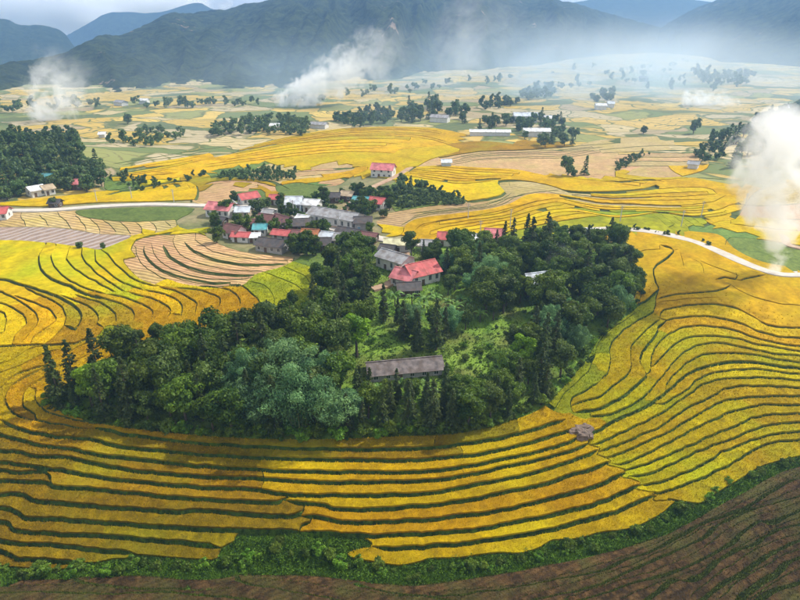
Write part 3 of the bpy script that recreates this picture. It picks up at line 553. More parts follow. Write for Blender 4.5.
XY = np.array([tuple(v) for v in cdt[0]]); TR = np.array([f for f in cdt[2] if len(f) == 3])
a, b, c = XY[TR[:,0]], XY[TR[:,1]], XY[TR[:,2]]
ar = np.cross(b-a, c-a); TR[ar < 0] = TR[ar < 0][:, ::-1]; keep = np.abs(ar) > 1e-7; TR = TR[keep]
ZV, _ = relief(XY); cen = XY[TR].mean(1); zc, qc = relief(cen); isb = qc < .97
cx, cyy = topix(np.column_stack([cen, base(cen[:,0], cen[:,1])]))
near = np.empty(len(TR), int)
for i in range(0, len(TR), 3000):
    near[i:i+3000] = (((cx[i:i+3000,None]-SP[:,0])**2 + ((cyy[i:i+3000,None]-SP[:,1])*1.7)**2)).argmin(1)
# cells between the banks: every seed floods outwards until it meets a bank or another seed's water
import heapq
nbr = [[] for _ in range(len(TR))]; ed = {}
for i, f in enumerate(TR.tolist()):
    if isb[i]: continue
    for u, v in ((f[0],f[1]),(f[1],f[2]),(f[2],f[0])):
        e = (u, v) if u < v else (v, u)
        if e in ed: nbr[i].append((ed[e], e)); nbr[ed[e]].append((i, e))
        else: ed[e] = i
own = np.full(len(TR), -1); best = np.full(len(TR), 1e9); hp = []; free = np.nonzero(~isb)[0]; cl = cx.tolist(); cm = (cyy*1.7).tolist()
for si, s in enumerate(seeds):
    j = free[((cx[free]-s[0])**2 + ((cyy[free]-s[1])*1.7)**2).argmin()]; hp.append((0., int(j), si)); best[j] = 0
heapq.heapify(hp); done = np.zeros(len(TR), bool)
while hp:
    d, i, si = heapq.heappop(hp)
    if done[i]: continue
    done[i] = True; own[i] = si
    for j, _ in nbr[i]:
        if not done[j]:
            nd = d + math.hypot(cl[i]-cl[j], cm[i]-cm[j])
            if nd < best[j]: best[j] = nd; heapq.heappush(hp, (nd, j, si))
own[~isb & (own < 0)] = near[~isb & (own < 0)]
par = list(range(len(seeds)))
def find(i):
    while par[i] != i: par[i] = par[par[i]]; i = par[i]
    return i
bord = {}
for i in free.tolist():
    for j, e in nbr[i]:
        if j > i and own[i] != own[j]:
            k = (min(own[i], own[j]), max(own[i], own[j])); bord[k] = bord.get(k, 0) + np.linalg.norm(XY[e[0]]-XY[e[1]])
for (p, q), L_ in bord.items():
    D = np.hypot(*ground(np.array(seeds[p][0]), np.array(seeds[p][1]))[:2])
    if seeds[p][2:] == seeds[q][2:] and L_ > 2.4*D/115: par[find(p)] = find(q)
root = np.array([find(o) if o >= 0 else -1 for o in own]); root[isb] = -1
area = .5*np.abs(np.cross(XY[TR[:,1]]-XY[TR[:,0]], XY[TR[:,2]]-XY[TR[:,0]]))
ZONES = {'front': ('terraced_slope', 'rice terraces with dark green banks below the grove'), 'right': ('curving_rice_slope', 'yellow rice fields in flowing curves right of the grove'), 'near': ('ploughed_slope', 'brown ploughed terraces in the nearest corner'), 'gully': ('green_gully', 'overgrown green gully between rice and ploughed slope'),
         'grove': ('grove_ground', 'grassy ground under the trees and in the clearing'), 'basin': ('rice_basin', 'golden rice fields in arcs left of the grove'), 'pink': ('harvested_field', 'harvested pinkish stubble terraces below the village'), 'pad': ('paddy_flat', 'wet ploughed paddies beside the left road'), 'mid': ('valley_fields', 'golden and harvested fields on the valley floor')}
NAMES = {'gold': 'rice_terrace', 'yellow': 'rice_terrace', 'amber': 'rice_terrace', 'olive': 'rice_terrace', 'lime': 'young_rice_terrace', 'stubble': 'stubble_terrace', 'tan': 'stubble_terrace', 'soil': 'ploughed_terrace', 'mud': 'wet_paddy', 'plot': 'vegetable_plot', 'yard': 'village_yard', 'patch': 'far_field'}
cells = {}
for i, r in enumerate(root):
    if r >= 0: cells.setdefault(r, []).append(i)
info = []
for r, ids in cells.items():
    todo = set(ids)
    while todo:                                               # one piece for each connected patch
        st = [todo.pop()]; comp = [st[0]]
        while st:
            i = st.pop()
            for j, _ in nbr[i]:
                if j in todo: todo.discard(j); comp.append(j); st.append(j)
        q = np.array(comp); s = seeds[r]; px_area = (np.ptp(cx[q])+2)*(np.ptp(cyy[q])+2)
        if area[q].sum() < 1.2 or px_area < 60: isb[q] = True; continue
        info.append((q, s[2], s[3]))
print('cells', len(info), 'triangles', len(TR))
HC = {'gold': .42, 'yellow': .42, 'amber': .42, 'olive': .42, 'lime': .32, 'stubble': .06, 'tan': .05, 'soil': .03, 'mud': 0, 'plot': .15, 'yard': 0, 'patch': 0}
zone_bank = {z: [] for z in ZONES}; zone_stuff = {z: [] for z in ZONES}
for i in np.nonzero(isb)[0]: zone_bank[seeds[near[i]][3]].append(i)
def sample(ids, dens, cap=None):
    """random points on triangles, dens per square metre (array per triangle)"""
    A = area[ids]*dens; n = np.floor(A + rng.random(len(ids))).astype(int); k = np.repeat(ids, n); u = np.sqrt(rng.random(len(k))); v = rng.random(len(k))
    bw = np.stack([1-u, u*(1-v), u*v], 1); V3 = np.column_stack([XY, ZV])
    return (V3[TR[k]]*bw[:,:,None]).sum(1)
zone_obj = {}
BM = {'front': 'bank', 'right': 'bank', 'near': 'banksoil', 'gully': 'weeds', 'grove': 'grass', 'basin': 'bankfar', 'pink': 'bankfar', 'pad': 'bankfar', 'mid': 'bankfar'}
for z, (nm, lab) in ZONES.items():                            # the banks of a slope are the slope itself, its cells are children
    ids = np.array(zone_bank[z] + [i for q, k, zz in info if zz == z and k in ('weeds', 'grove') for i in q], int)
    if not len(ids): continue
    uv, inv = np.unique(TR[ids].ravel(), return_inverse=True); V = np.column_stack([XY[uv], ZV[uv]]); F = inv.reshape(-1, 3)
    D = np.linalg.norm(cen[ids], axis=1)
    dens = {'front': 18, 'right': 15, 'near': 18, 'gully': 14, 'grove': 3, 'basin': 5}.get(z, 0) * np.clip((120/D)**2, 0, 1.6)
    parts_V, parts_F, ti = [V], [F], [rng.random(len(V))]
    if dens.max() > 0:
        P = sample(ids, dens); sc = np.clip(np.linalg.norm(P[:,:2], axis=1)/120, .8, 3)
        bv, bf, bt = blades(P, (.34 if z != 'gully' else .5)*sc**.5, .07*sc, .9, 3); parts_F.append(bf+len(V)); parts_V.append(bv); ti.append(bt)
    o = mk(nm, np.concatenate(parts_V), [np.concatenate(parts_F)], BM[z], tint=np.concatenate(ti), smooth=False)
    tag(o, lab, kind='structure'); zone_obj[z] = o
for ids, k, z in info:
    if k in ('weeds', 'grove'): continue
    hc = HC[k]; f = TR[ids]; uv, inv = np.unique(f.ravel(), return_inverse=True); F = inv.reshape(-1, 3); n = len(uv)
    D = np.linalg.norm(cen[ids], axis=1); dm = D.mean()
    top = np.column_stack([XY[uv], ZV[uv]+hc+.02]); V = [top]; FF = [F]; ti = [rng.random(n)*.5+(.0 if dm < 170 else .3)]
    # skirt: the standing crop's edge
    e = np.concatenate([F[:,[0,1]], F[:,[1,2]], F[:,[2,0]]]); key = np.sort(e, 1); u_, ix, ct = np.unique(key, axis=0, return_index=True, return_counts=True); be = e[ix[ct == 1]]
    if hc > .04:
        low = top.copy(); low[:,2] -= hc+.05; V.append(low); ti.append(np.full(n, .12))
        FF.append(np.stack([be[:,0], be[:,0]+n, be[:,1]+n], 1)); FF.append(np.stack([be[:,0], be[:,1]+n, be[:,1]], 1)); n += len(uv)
    dens = {'gold': 12, 'yellow': 12, 'amber': 12, 'olive': 12, 'lime': 12, 'soil': 8, 'stubble': 3, 'tan': 2, 'plot': 3}.get(k, 0) * np.clip((115/D)**2, 0, 1.4)*np.clip((205-D)/50, 0, 1)
    if dens.max() > 0:
        P = sample(ids, dens); sc = np.clip(np.linalg.norm(P[:,:2], axis=1)/115, .8, 3.0); P[:,2] += max(hc-.12, 0)
        if len(P):
            bh = {'soil': .16, 'stubble': .14, 'tan': .14}.get(k, .34)
            bv, bf, bt = blades(P, bh*sc**.6, .10*sc, 1.1, 3); bt = bt if hc < .2 else np.where(np.repeat(rng.random(len(P)), 9) < .26*max(0, min(1, (165-dm)/45)), bt*.25, .35+.65*bt); V.append(bv); FF.append(bf+n); ti.append(bt)
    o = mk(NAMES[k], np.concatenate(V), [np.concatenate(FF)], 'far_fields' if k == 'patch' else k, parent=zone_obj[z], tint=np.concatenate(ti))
def on_ground(P2): return relief(np.atleast_2d(np.asarray(P2, float)))[0]
# ------------------------------------------------------------------ valley floor to the horizon, mountains
az = np.concatenate([np.linspace(-180, -48, 30, endpoint=False), np.linspace(-48, 48, 220), np.linspace(48, 180, 31)[1:-1]])
rr = np.concatenate([np.linspace(8, 380, 60), np.geomspace(392, 9000, 90)])
A_, Rr = np.meshgrid(np.radians(az), rr); X_ = np.sin(A_)*Rr; Y_ = np.cos(A_)*Rr; Z_ = base(X_, np.minimum(Y_, 2600))
pxx, pyy = topix(np.column_stack([X_.ravel(), Y_.ravel(), Z_.ravel()])); ins = ((pxx > PX0-15) & (pxx < PX1+15) & (pyy > PY0+1) & (pyy < PY1+40) & (Y_.ravel() > 20)).reshape(X_.shape)
Z_ = Z_ - np.where(ins, 1.6, .25) + np.where((Rr > 450) & ~ins, (fbm(X_, Y_, 160, 4, 3)-.47)*10*np.clip((Rr-450)/300, 0, 1), 0)
nr, na = X_.shape; idx = np.arange(nr*na).reshape(nr, na); nx = np.roll(idx, -1, 1)
F = np.stack([idx[:-1], nx[:-1], nx[1:], idx[1:]], -1).reshape(-1, 4)[:, ::-1]
tag(mk('valley_floor', np.column_stack([X_.ravel(), Y_.ravel(), Z_.ravel()]), F, 'far_fields', smooth=True), 'patchwork of far fields on the valley floor', kind='structure')

def forest_mat(name, c1, c2, scar=.60):
    m = bpy.data.materials.new(name); t, b = nodes(m); L = t.links.new; b.inputs['Roughness'].default_value = .95; b.inputs['Specular IOR Level'].default_value = .05
    tc = t.nodes.new('ShaderNodeTexCoord')
    def noi(s, d=6):
        n = t.nodes.new('ShaderNodeTexNoise'); n.inputs['Scale'].default_value = s; n.inputs['Detail'].default_value = d; n.inputs['Roughness'].default_value = .70; L(tc.outputs['Object'], n.inputs[0]); return n
    n1 = noi(.045, 12); r = t.nodes.new('ShaderNodeValToRGB'); r.color_ramp.elements[0].position = .40; r.color_ramp.elements[1].position = .62; r.color_ramp.elements[0].color = (*c1, 1); r.color_ramp.elements[1].color = (*c2, 1); L(n1.outputs[0], r.inputs[0])
    n2 = noi(.0085, 3); n3 = noi(.035, 4); mu = t.nodes.new('ShaderNodeMath'); mu.operation = 'MULTIPLY'; L(n2.outputs[0], mu.inputs[0]); L(n3.outputs[0], mu.inputs[1])
    r2 = t.nodes.new('ShaderNodeValToRGB'); r2.color_ramp.elements[0].position = scar*scar; r2.color_ramp.elements[1].position = scar*scar+.035; L(mu.outputs[0], r2.inputs[0])
    x = t.nodes.new('ShaderNodeMix'); x.data_type = 'RGBA'; x.inputs[7].default_value = (.34,.24,.17,1); L(r2.outputs[0], x.inputs[0]); L(r.outputs[0], x.inputs[6]); L(x.outputs[2], b.inputs['Base Color'])
    nb = noi(.14, 6); bp = t.nodes.new('ShaderNodeBump'); bp.inputs['Strength'].default_value = 1; bp.inputs['Distance'].default_value = 13; L(nb.outputs[0], bp.inputs['Height']); L(bp.outputs[0], b.inputs['Normal'])
    MATS[name] = m
forest_mat('forest_slope', (.007,.017,.008), (.066,.088,.030), .615); forest_mat('far_slope', (.012,.026,.010), (.05,.075,.03), .75)
def mountain(name, label, crest, foot, D0, D1, m, nu=320, nv=110, spur=.42, rough=14, seed=0):
    """loft from the foot (picture points on the ground, or at distance D0) to the crest at distance D1"""
    u = np.linspace(0, 1, nu); c = smooth_px(crest, 4); xs = np.linspace(c[:,0].min(), c[:,0].max(), nu)
    o = np.argsort(c[:,0]); cyv = np.interp(xs, c[o,0], c[o,1]); f = np.array(foot, float); fy = np.interp(xs, f[:,0], f[:,1])
    d1 = np.interp(xs, *zip(*D1)) if not np.isscalar(D1) else np.full(nu, float(D1)); d0 = np.interp(xs, *zip(*D0)) if not np.isscalar(D0) else np.full(nu, float(D0))
    dx, dy, dz = ray(xs, cyv); C = np.stack([dx*d1/dy, d1, CAM_Z + dz*d1/dy], 1)
    dx, dy, dz = ray(xs, fy); Fo = np.stack([dx*d0/dy, d0, CAM_Z + dz*d0/dy], 1); Fo[:,2] = base(Fo[:,0], np.minimum(Fo[:,1], 2600)) - 6
    v = np.concatenate([np.linspace(0, 1, nv), 1 + np.linspace(.04, .9, 24)]); V = []
    for vv in v:
        if vv <= 1: p = Fo*(1-vv) + C*vv; p[:,2] = Fo[:,2] + (C[:,2]-Fo[:,2])*(vv**1.12)
        else: p = C + (C-Fo)*(vv-1); p[:,2] = C[:,2] - (C[:,2]-Fo[:,2])*(vv-1)*1.05
        H = np.maximum(C[:,2]-Fo[:,2], 10); win = math.sin(math.pi*min(vv, 1))**.7 if vv < 1 else min((vv-1)*2, 1)
        ul = xs*d1/FPX; dn = (1-min(vv, 1))*H*2.2; wp_ = (fbm(ul, dn+0*ul, 300, 3, seed+2)-.44)*420
        r1 = 1-np.abs(2*fbm(ul+wp_, dn*.30+0*ul, 330, 3, seed)/.875-1); r2 = 1-np.abs(2*fbm(ul+wp_*.6+dn*.35, dn*.55, 120, 3, seed+9)/.875-1); r3 = 1-np.abs(2*fbm(ul-dn*.5, dn, 46, 3, seed+12)/.875-1)
        p[:,2] += H*spur*win*((r1-.72)*1.5+(r2-.7)*.62+(r3-.7)*.26) + (fbm(p[:,0], p[:,1], 26, 3, seed+5)-.44)*rough*(.45+.55*min(1, win*1.5)) + (fbm(p[:,0], p[:,1], 9, 2, seed+7)-.4)*6
        p[:,1] -= H*spur*.55*win*((r1-.72)*1.2+(r2-.7)*.5)
        V.append(p)
    V = np.array(V).reshape(-1, 3); idx = np.arange(len(V)).reshape(len(v), nu); F = np.stack([idx[:-1,:-1], idx[:-1,1:], idx[1:,1:], idx[1:,:-1]], -1).reshape(-1, 4)
    return tag(mk(name, V, F, m, smooth=True), label, kind='structure')
mountain('mountain_ridge', 'long dark forested ridge behind the whole valley', [(-160,78),(-60,72),(0,64),(50,57),(75,47),(105,34),(120,35),(150,22),(165,14),(175,12),(186,13),(205,11),(228,9),(240,5),(268,1),(300,-8),(350,-14),(420,-16),(480,-12),(540,-4),(590,8),(640,22),(690,34)],
    [(-160,112),(0,108),(50,112),(110,104),(160,97),(190,102),(220,107),(265,106),(330,98),(400,88),(430,83),(470,79),(540,74),(600,60),(640,54),(690,54)], [(-160,640),(0,660),(100,740),(160,800),(260,780),(400,930),(540,1250),(640,1900),(690,2100)], [(-160,850),(0,930),(75,1150),(165,1550),(240,1750),(400,1800),(560,2100),(690,2500)], 'forest_slope', nu=420, nv=150, seed=1)
mountain('side_mountain', 'forested mountain closing the valley on the right', [(600,58),(625,52),(645,37),(665,25),(682,15),(700,6),(717,0),(760,-18),(800,-30),(880,-50),(980,-60)],
    [(600,60),(630,54),(660,52),(690,52),(705,62),(720,70),(745,68),(770,76),(800,76),(880,82),(980,90)], [(600,2100),(660,1900),(690,1700),(720,1350),(800,1150),(980,900)], [(600,2400),(700,2400),(800,2100),(980,1700)], 'forest_slope', nu=260, nv=120, seed=4)
mountain('round_mountain', 'blue rounded mountain at the far left edge', [(-200,40),(-120,26),(-60,16),(0,19),(10,20),(20,25),(40,25),(55,28),(65,34),(72,43),(80,52),(95,62)], [(-200,60),(95,60)], 1700, 2200, 'far_slope', nu=160, nv=50, spur=.18, seed=6)
mountain('far_range', 'pale blue mountain range under the clouds', [(-60,60),(20,48),(60,38),(85,25),(105,14),(120,12),(150,13),(165,11),(185,5),(200,3),(212,9),(235,13),(300,20),(400,20),(560,4),(620,-4),(680,-2),(760,10)], [(-60,60),(760,50)], 2800, 3400, 'far_slope', nu=220, nv=40, spur=.15, seed=8)
# ------------------------------------------------------------------ haze over the valley
hm = bpy.data.materials.new('haze_air'); hm.use_nodes = True; t = hm.node_tree; t.nodes.remove(t.nodes['Principled BSDF'])
pvn = t.nodes.new('ShaderNodeVolumePrincipled'); pvn.inputs['Color'].default_value = (.32,.58,1.0,1); pvn.inputs['Density'].default_value = .00025; pvn.inputs['Anisotropy'].default_value = .35
t.links.new(pvn.outputs[0], t.nodes['Material Output'].inputs['Volume']); MATS['haze_air'] = hm
tag(mk('haze', *box(-3700, 3700, -400, 4150, -420, 400), 'haze_air'), 'thin blue haze hanging in the valley air', kind='stuff')
# ------------------------------------------------------------------ roads
def ribbon(name, px, width, m, label, lift=.22):
    p = smooth_px(px, 6); P = ground(p[:,0], p[:,1]); t = np.gradient(P[:,:2], axis=0); t /= np.linalg.norm(t, axis=1, keepdims=True)+1e-9; n = np.stack([-t[:,1], t[:,0]], 1)
    V = []
    z0 = on_ground(P[:,:2]); z0 = np.convolve(np.pad(z0, 3, mode='edge'), np.ones(7)/7, 'valid')
    for s, dz in ((-.56,-1.1), (-.5,0), (-.25,.05), (.25,.05), (.5,0), (.56,-1.1)):
        wv = width*(1+.25*(pnoise(P[:,0], P[:,1], 9, 2)-.5)); q = P[:,:2] + n*(s*wv)[:,None]; V.append(np.column_stack([q, np.maximum(z0, 0*z0-99)+lift+.25+dz]))
    V = np.stack(V, 1); k = V.shape[1]; idx = np.arange(len(P)*k).reshape(-1, k); F = np.stack([idx[:-1,:-1], idx[1:,:-1], idx[1:,1:], idx[:-1,1:]], -1).reshape(-1, 4)
    return tag(mk(name, V.reshape(-1, 3), F, m, smooth=False), label, kind='structure')
ROADS = [('road', [(-120,214),(-60,212),(0,211),(30,211),(60,210),(100,207),(150,205),(200,206),(240,207),(280,212),(300,218),(332,229),(360,235),(390,241),(430,246)], 4.6, 'road', 'pale road along the paddies into the village'),
         ('road', [(560,232),(590,230),(625,230),(655,233),(682,239),(700,244),(725,255),(750,266),(775,274),(800,275),(860,272)], 4.8, 'road', 'pale gravel road curving above the right rice slope'),
         ('lane', [(332,229),(348,206),(362,196),(370,189),(385,182),(400,175),(418,162)], 3.2, 'dirt', 'narrow lane climbing from the village to the upper fields'),
         ('track', [(770,230),(784,238),(786,244),(800,249),(850,252)], 3.0, 'dirt', 'short pale track right of the big smoke'),
         ('lane', [(372,290),(392,283),(404,262),(405,250),(410,245)], 3.4, 'dirt', 'dirt yard lane beside the red roofed farmhouse')]
for a in ROADS: ribbon(*a)

# ------------------------------------------------------------------ houses
for n_, c1, c2 in (('roof_red', (.42,.07,.075), (.56,.15,.14)), ('roof_pink', (.52,.13,.15), (.66,.26,.26)), ('roof_maroon', (.13,.055,.055), (.24,.11,.10)), ('roof_dark', (.045,.042,.045), (.11,.10,.10)), ('roof_grey', (.24,.24,.25), (.38,.38,.39)),
                   ('roof_pale', (.45,.50,.56), (.66,.70,.75)), ('roof_teal', (.06,.26,.30), (.13,.40,.42)), ('roof_tan', (.34,.26,.17), (.48,.38,.26)), ('roof_orange', (.34,.11,.045), (.48,.20,.09)), ('roof_lime', (.52,.50,.30), (.66,.63,.42)), ('roof_white', (.62,.64,.66), (.78,.79,.80)), ('roof_tile', (.055,.048,.05), (.24,.20,.19))):
    mat(n_, c1, c2, scale=.7, rough=.7, bump=.03, bscale=8, detail=10, c3=tuple(.55*a+.45*b for a, b in zip(c1, (.16,.11,.08))), big=.45)
for n_, c1, c2 in (('wall_white', (.55,.54,.52), (.72,.71,.68)), ('wall_wood', (.07,.045,.03), (.15,.10,.07)), ('wall_grey', (.28,.27,.26), (.42,.41,.39)), ('wall_blue', (.38,.47,.55), (.52,.60,.66)), ('wall_tan', (.44,.34,.22), (.56,.46,.32))):
    mat(n_, c1, c2, scale=.8, rough=.9, bump=.01, bscale=6, detail=8)
mat('pane', (.02,.025,.03), (.05,.06,.07), rough=.12, spec=.6); mat('trim', (.5,.5,.48), (.62,.62,.6), scale=3); mat('door_wood', (.10,.06,.035), (.17,.11,.07), scale=3); mat('door_steel', (.10,.22,.34), (.16,.30,.42), scale=2)
FOOT = []                                                      # footprints kept clear of trees
def house(x1, y1, x2, y2, depth, h, rise, roof, wall, label, name='house', far=False, stilts=0, doorm='door_wood', storeys=1):
    A, B = ground(np.array([x1, x2]), np.array([y1, y2])); v = B[:2]-A[:2]; L = float(np.linalg.norm(v)); rz = math.atan2(v[1], v[0])
    mid = (A+B)/2; nrm = np.array([-v[1], v[0]])/L; cxy = mid[:2]+nrm*depth/2
    z = float(on_ground([A[:2], B[:2], cxy]).min())
    e = empty(name, (*cxy, z), rz); tag(e, label, 'shed' if name in ('shed', 'barn') else 'house', 'village houses')
    FOOT.append((*cxy, max(L, depth)/2+1.0))
    a, b = L/2, depth/2; z0 = stilts
    # walls with gable ends (ridge along the length)
    V = [(-a,-b,-.9 if not stilts else z0),(a,-b,-.9 if not stilts else z0),(a,b,-.9 if not stilts else z0),(-a,b,-.9 if not stilts else z0),(-a,-b,z0+h),(a,-b,z0+h),(a,b,z0+h),(-a,b,z0+h),(-a,0,z0+h+rise),(a,0,z0+h+rise)]
    mk('wall', V, [np.array([(0,1,5,4),(2,3,7,6)]), np.array([(1,2,6,9,5),(3,0,4,8,7)])], wall, e)
    ov, th = .65, .10; sl = rise/b; P = []
    for s in (-1, 1):
        y0, zz = s*(b+ov), z0+h-sl*ov+.06; n = max(4, int(L/1.6))
        xs = np.linspace(-a-ov, a+ov, n+1)                     # sheets laid side by side, each lapping the next
        for i in range(n):
            d = .02*(i % 2) + .012*math.sin(i*2.7)
            q = np.array([(xs[i],y0,zz+d),(xs[i+1]+.05,y0,zz+d),(xs[i+1]+.05,s*.0,z0+h+rise+.06+d),(xs[i],0,z0+h+rise+.06+d)]); up = q.copy(); up[:,2] += th
            F = np.array([(0,3,2,1),(4,5,6,7),(0,1,5,4),(1,2,6,5),(2,3,7,6),(3,0,4,7)]); P.append((np.concatenate([q, up]), F if s < 0 else F[:, ::-1]))
    V, F = join(P); r = mk('roof', V, F, roof, e)
    mk('ridge_cap', *box(-a-ov-.03, a+ov+.03, -.18, .18, z0+h+rise+.12, z0+h+rise+.27), roof, r)
    if far: return e
    # openings on the side to the valley and on the right gable
    nw = max(1, int(L/3.2))
    for st in range(storeys):
        zb = z0 + st*h/storeys; hs = h/storeys
        for i in range(nw+1 if st == 0 else nw):
            x = -a + (i+.5)*L/(nw+1 if st == 0 else nw)
            if st == 0 and i == nw//2:
                d = mk('door', *box(x-.55, x+.55, -b-.05, -b+.03, zb+.03, zb+min(2.1, hs-.25)), doorm, e); mk('lintel', *box(x-.7, x+.7, -b-.10, -b+.03, zb+min(2.12, hs-.23), zb+min(2.28, hs-.07)), 'trim', d)
            else:
                w0, w1, q0, q1 = x-.5, x+.5, zb+hs*.36, zb+hs*.78
                f = mk('window', *join([box(w0-.1, w1+.1, -b-.07, -b+.03, q0-.1, q0), box(w0-.1, w1+.1, -b-.07, -b+.03, q1, q1+.1), box(w0-.1, w0, -b-.07, -b+.03, q0, q1), box(w1, w1+.1, -b-.07, -b+.03, q0, q1), box(x-.03, x+.03, -b-.06, -b+.03, q0, q1)]), 'trim', e)
                mk('pane', *box(w0, w1, -b-.035, -b+.02, q0, q1), 'pane', f)
    for sx in (-1, 1):
        x = sx*a; q0, q1 = z0+h*.36, z0+h*.75
        f = mk('window', *join([box(x-.06, x+.06, -.6, .6, q0-.1, q0), box(x-.06, x+.06, -.6, .6, q1, q1+.1), box(x-.06, x+.06, -.6, -.5, q0, q1), box(x-.06, x+.06, .5, .6, q0, q1)]), 'trim', e); mk('pane', *box(x-.03, x+.03, -.5, .5, q0, q1), 'pane', f)
    if stilts:
        for px_ in np.linspace(-a+.3, a-.3, 4):
            for py_ in (-b+.3, b-.3): mk('stilt', *tube([(px_,py_,-.8),(px_,py_,stilts)], [.14,.12], 6), 'bark', e)
        mk('floor_deck', *box(-a-.2, a+.2, -b-.9, b, z0-.16, z0-.02), 'wall_wood', e)
    return e
HS = [
 (206,217,229,219,8,3.6,2.0,'roof_pink','wall_white','big pink-red roofed house at the left end of the village'),
 (229,216,237,214,6,4.6,.8,'roof_grey','wall_white','narrow white block beside the big pink-red roof'),
 (243,206,260,203,6,3,1.8,'roof_red','wall_white','small bright red roofed house behind the left end of the village'),
 (236,219,249,219,5,3.2,1.4,'roof_pale','wall_tan','small tan walled house with pale blue roof by the road'),
 (256,227,269,229,7,2.8,2.0,'roof_maroon','wall_wood','maroon roofed house, left of two side by side'),
 (270,227,283,231,7,2.8,2.0,'roof_maroon','wall_wood','maroon roofed house, right of two side by side'),
 (284,232,309,231,8,2.4,1.6,'roof_dark','wall_wood','low house with long blackish roof in the middle of the village'),
 (286,213,301,213,8,4,2.2,'roof_pale','wall_blue','pale blue gabled house behind the road junction'),
 (303,212,317,213,7,3.4,1.5,'roof_white','wall_white','white tin roofed house next to the pale blue gable'),
 (308,222,352,231,9,4.2,1.8,'roof_grey','wall_white','long grey roofed hall with white walls on the village road'),
 (355,232,371,232,6,3.8,1.6,'roof_dark','wall_grey','dark house at the right end of the long grey hall'),
 (352,209,366,210,7,3.2,1.6,'roof_teal','wall_white','teal roofed house behind the long grey hall'),
 (367,209,381,211,7,3.2,1.6,'roof_red','wall_white','red roofed house behind the long grey hall'),
 (371,177,392,178,8,4.2,2.4,'roof_pink','wall_white','two storey white house with pink roof standing alone up the lane'),
 (340,201,351,202,6,2.8,1.3,'roof_tan','wall_wood','small beige roofed house behind the village'),
 (223,238,236,241,6,3,2,'roof_maroon','wall_white','brown gabled house at the lower left corner of the village'),
 (232,242,248,243,4,2.4,1,'roof_red','wall_white','low bright red lean-to in the lower row of the village'),
 (249,243,259,243,4,2.3,.9,'roof_white','wall_grey','low white roofed shed in the lower row of the village'),
 (254,236,266,236,5,2.8,1.2,'roof_teal','wall_white','small teal roofed house in the lower left of the village'),
 (272,240,287,242,4.5,2.6,1.1,'roof_red','wall_grey','small red roofed house above the dark grey lower house'),
 (256,251,282,255,7,2.8,1.6,'roof_dark','wall_grey','dark grey roofed house nearest the stubble field'),
 (301,245,316,246,7,3,2.2,'roof_orange','wall_wood','orange tiled house among trees below the village road'),
 (318,252,330,252,6,2.8,1.6,'roof_dark','wall_wood','black roofed hut right of the orange tiled house'),
 (334,248,352,249,7,3.2,1.5,'roof_grey','wall_white','grey roofed white house below the road bend'),
 (336,237,356,241,5,2.6,1.2,'roof_dark','wall_wood','black shed roof directly below the long grey hall'),
 (385,253,411,253,6,3.2,1.4,'roof_lime','wall_white','pale yellow-green roofed house beside the road end'),
 (376,266,401,275,7,4.2,1.6,'roof_grey','wall_white','long white walled house with grey roof beside the dirt yard'),
 (379,257,392,259,5,3,1.2,'roof_dark','wall_wood','small dark roofed hut behind the long white walled house'),
 (413,288,440,281,8,3.8,2.6,'roof_red','wall_white','red roofed farmhouse with white gable in the back of the grove'),
 (391,285,410,290,7,3.2,2.0,'roof_pink','wall_white','pink roofed wing left of the red farmhouse'),
 (399,297,420,296,5,2.3,1.4,'roof_dark','wall_wood','dark roofed shed in front of the red farmhouse'),
 (485,247,503,248,8,3.8,2.2,'roof_pink','wall_white','pink roofed house half hidden behind the back trees'),
 (438,246,454,247,6,3,1.6,'roof_red','wall_white','red roof peeping out behind the back trees'),
 (468,247,479,247,5,3,1.2,'roof_white','wall_white','small white house behind the back trees'),
 (578,242,600,243,6,3,1.4,'roof_pale','wall_white','blue-grey roofed house at the right end of the back trees'),
 (268,336,282,336,5,2.4,1,'roof_pale','wall_blue','pale blue tin hut among the left trees of the grove'),
 (33,198,47,195,7,3.2,1.4,'roof_white','wall_white','white roofed house at the foot of the left wooded rise'),
 (46,196,56,194,6,3,1.4,'roof_tan','wall_white','tan roofed house at the foot of the left wooded rise'),
 (42,184,52,184,6,3,1.6,'roof_teal','wall_white','teal roofed house higher on the left wooded rise'),
 (71,190,82,190,6,3,1.6,'roof_pink','wall_wood','faded pink roofed house at the right end of the wooded rise'),
 (-10,221,7,220,7,3,1.8,'roof_red','wall_white','red roofed house cut by the left edge of the picture'),
 (244,229,253,230,4.5,2.6,1.1,'roof_maroon','wall_wood','small dark red roofed hut left of the teal roof'),
 (262,220,271,221,5,2.8,1.3,'roof_grey','wall_white','small grey roofed house above the maroon pair'),
 (296,224,306,226,4,2.6,1.0,'roof_white','wall_white','tiny white roofed shop at the road beside the black roof'),
 (288,241,299,242,5,2.6,1.2,'roof_maroon','wall_wood','maroon hut between the red roof and the orange tiles'),
 (318,243,331,245,5,2.8,1.2,'roof_pale','wall_white','pale roofed house right of the orange tiles'),
 (330,203,339,203,5,2.8,1.3,'roof_dark','wall_wood','small dark hut left of the beige roof'),
 (215,226,223,227,4,2.4,1.0,'roof_dark','wall_wood','small dark hut below the big pink-red roof'),
 (360,243,374,245,5,2.6,1.2,'roof_maroon','wall_wood','maroon roofed shed below the right end of the village'),
 (421,252,434,253,5,2.8,1.2,'roof_grey','wall_white','grey roofed house right of the yellow-green roof'),
 (270,205,280,205,5,2.8,1.3,'roof_red','wall_white','small red roofed house left of the pale blue gable'),
 (49,208,59,208,4,2.2,1.2,'roof_dark','wall_wood','small dark shack beside the left road'),
]
for a in HS: house(*a, storeys=2 if 'two storey' in a[-1] else 1, doorm='door_steel' if 'hall' in a[-1] else 'door_wood')
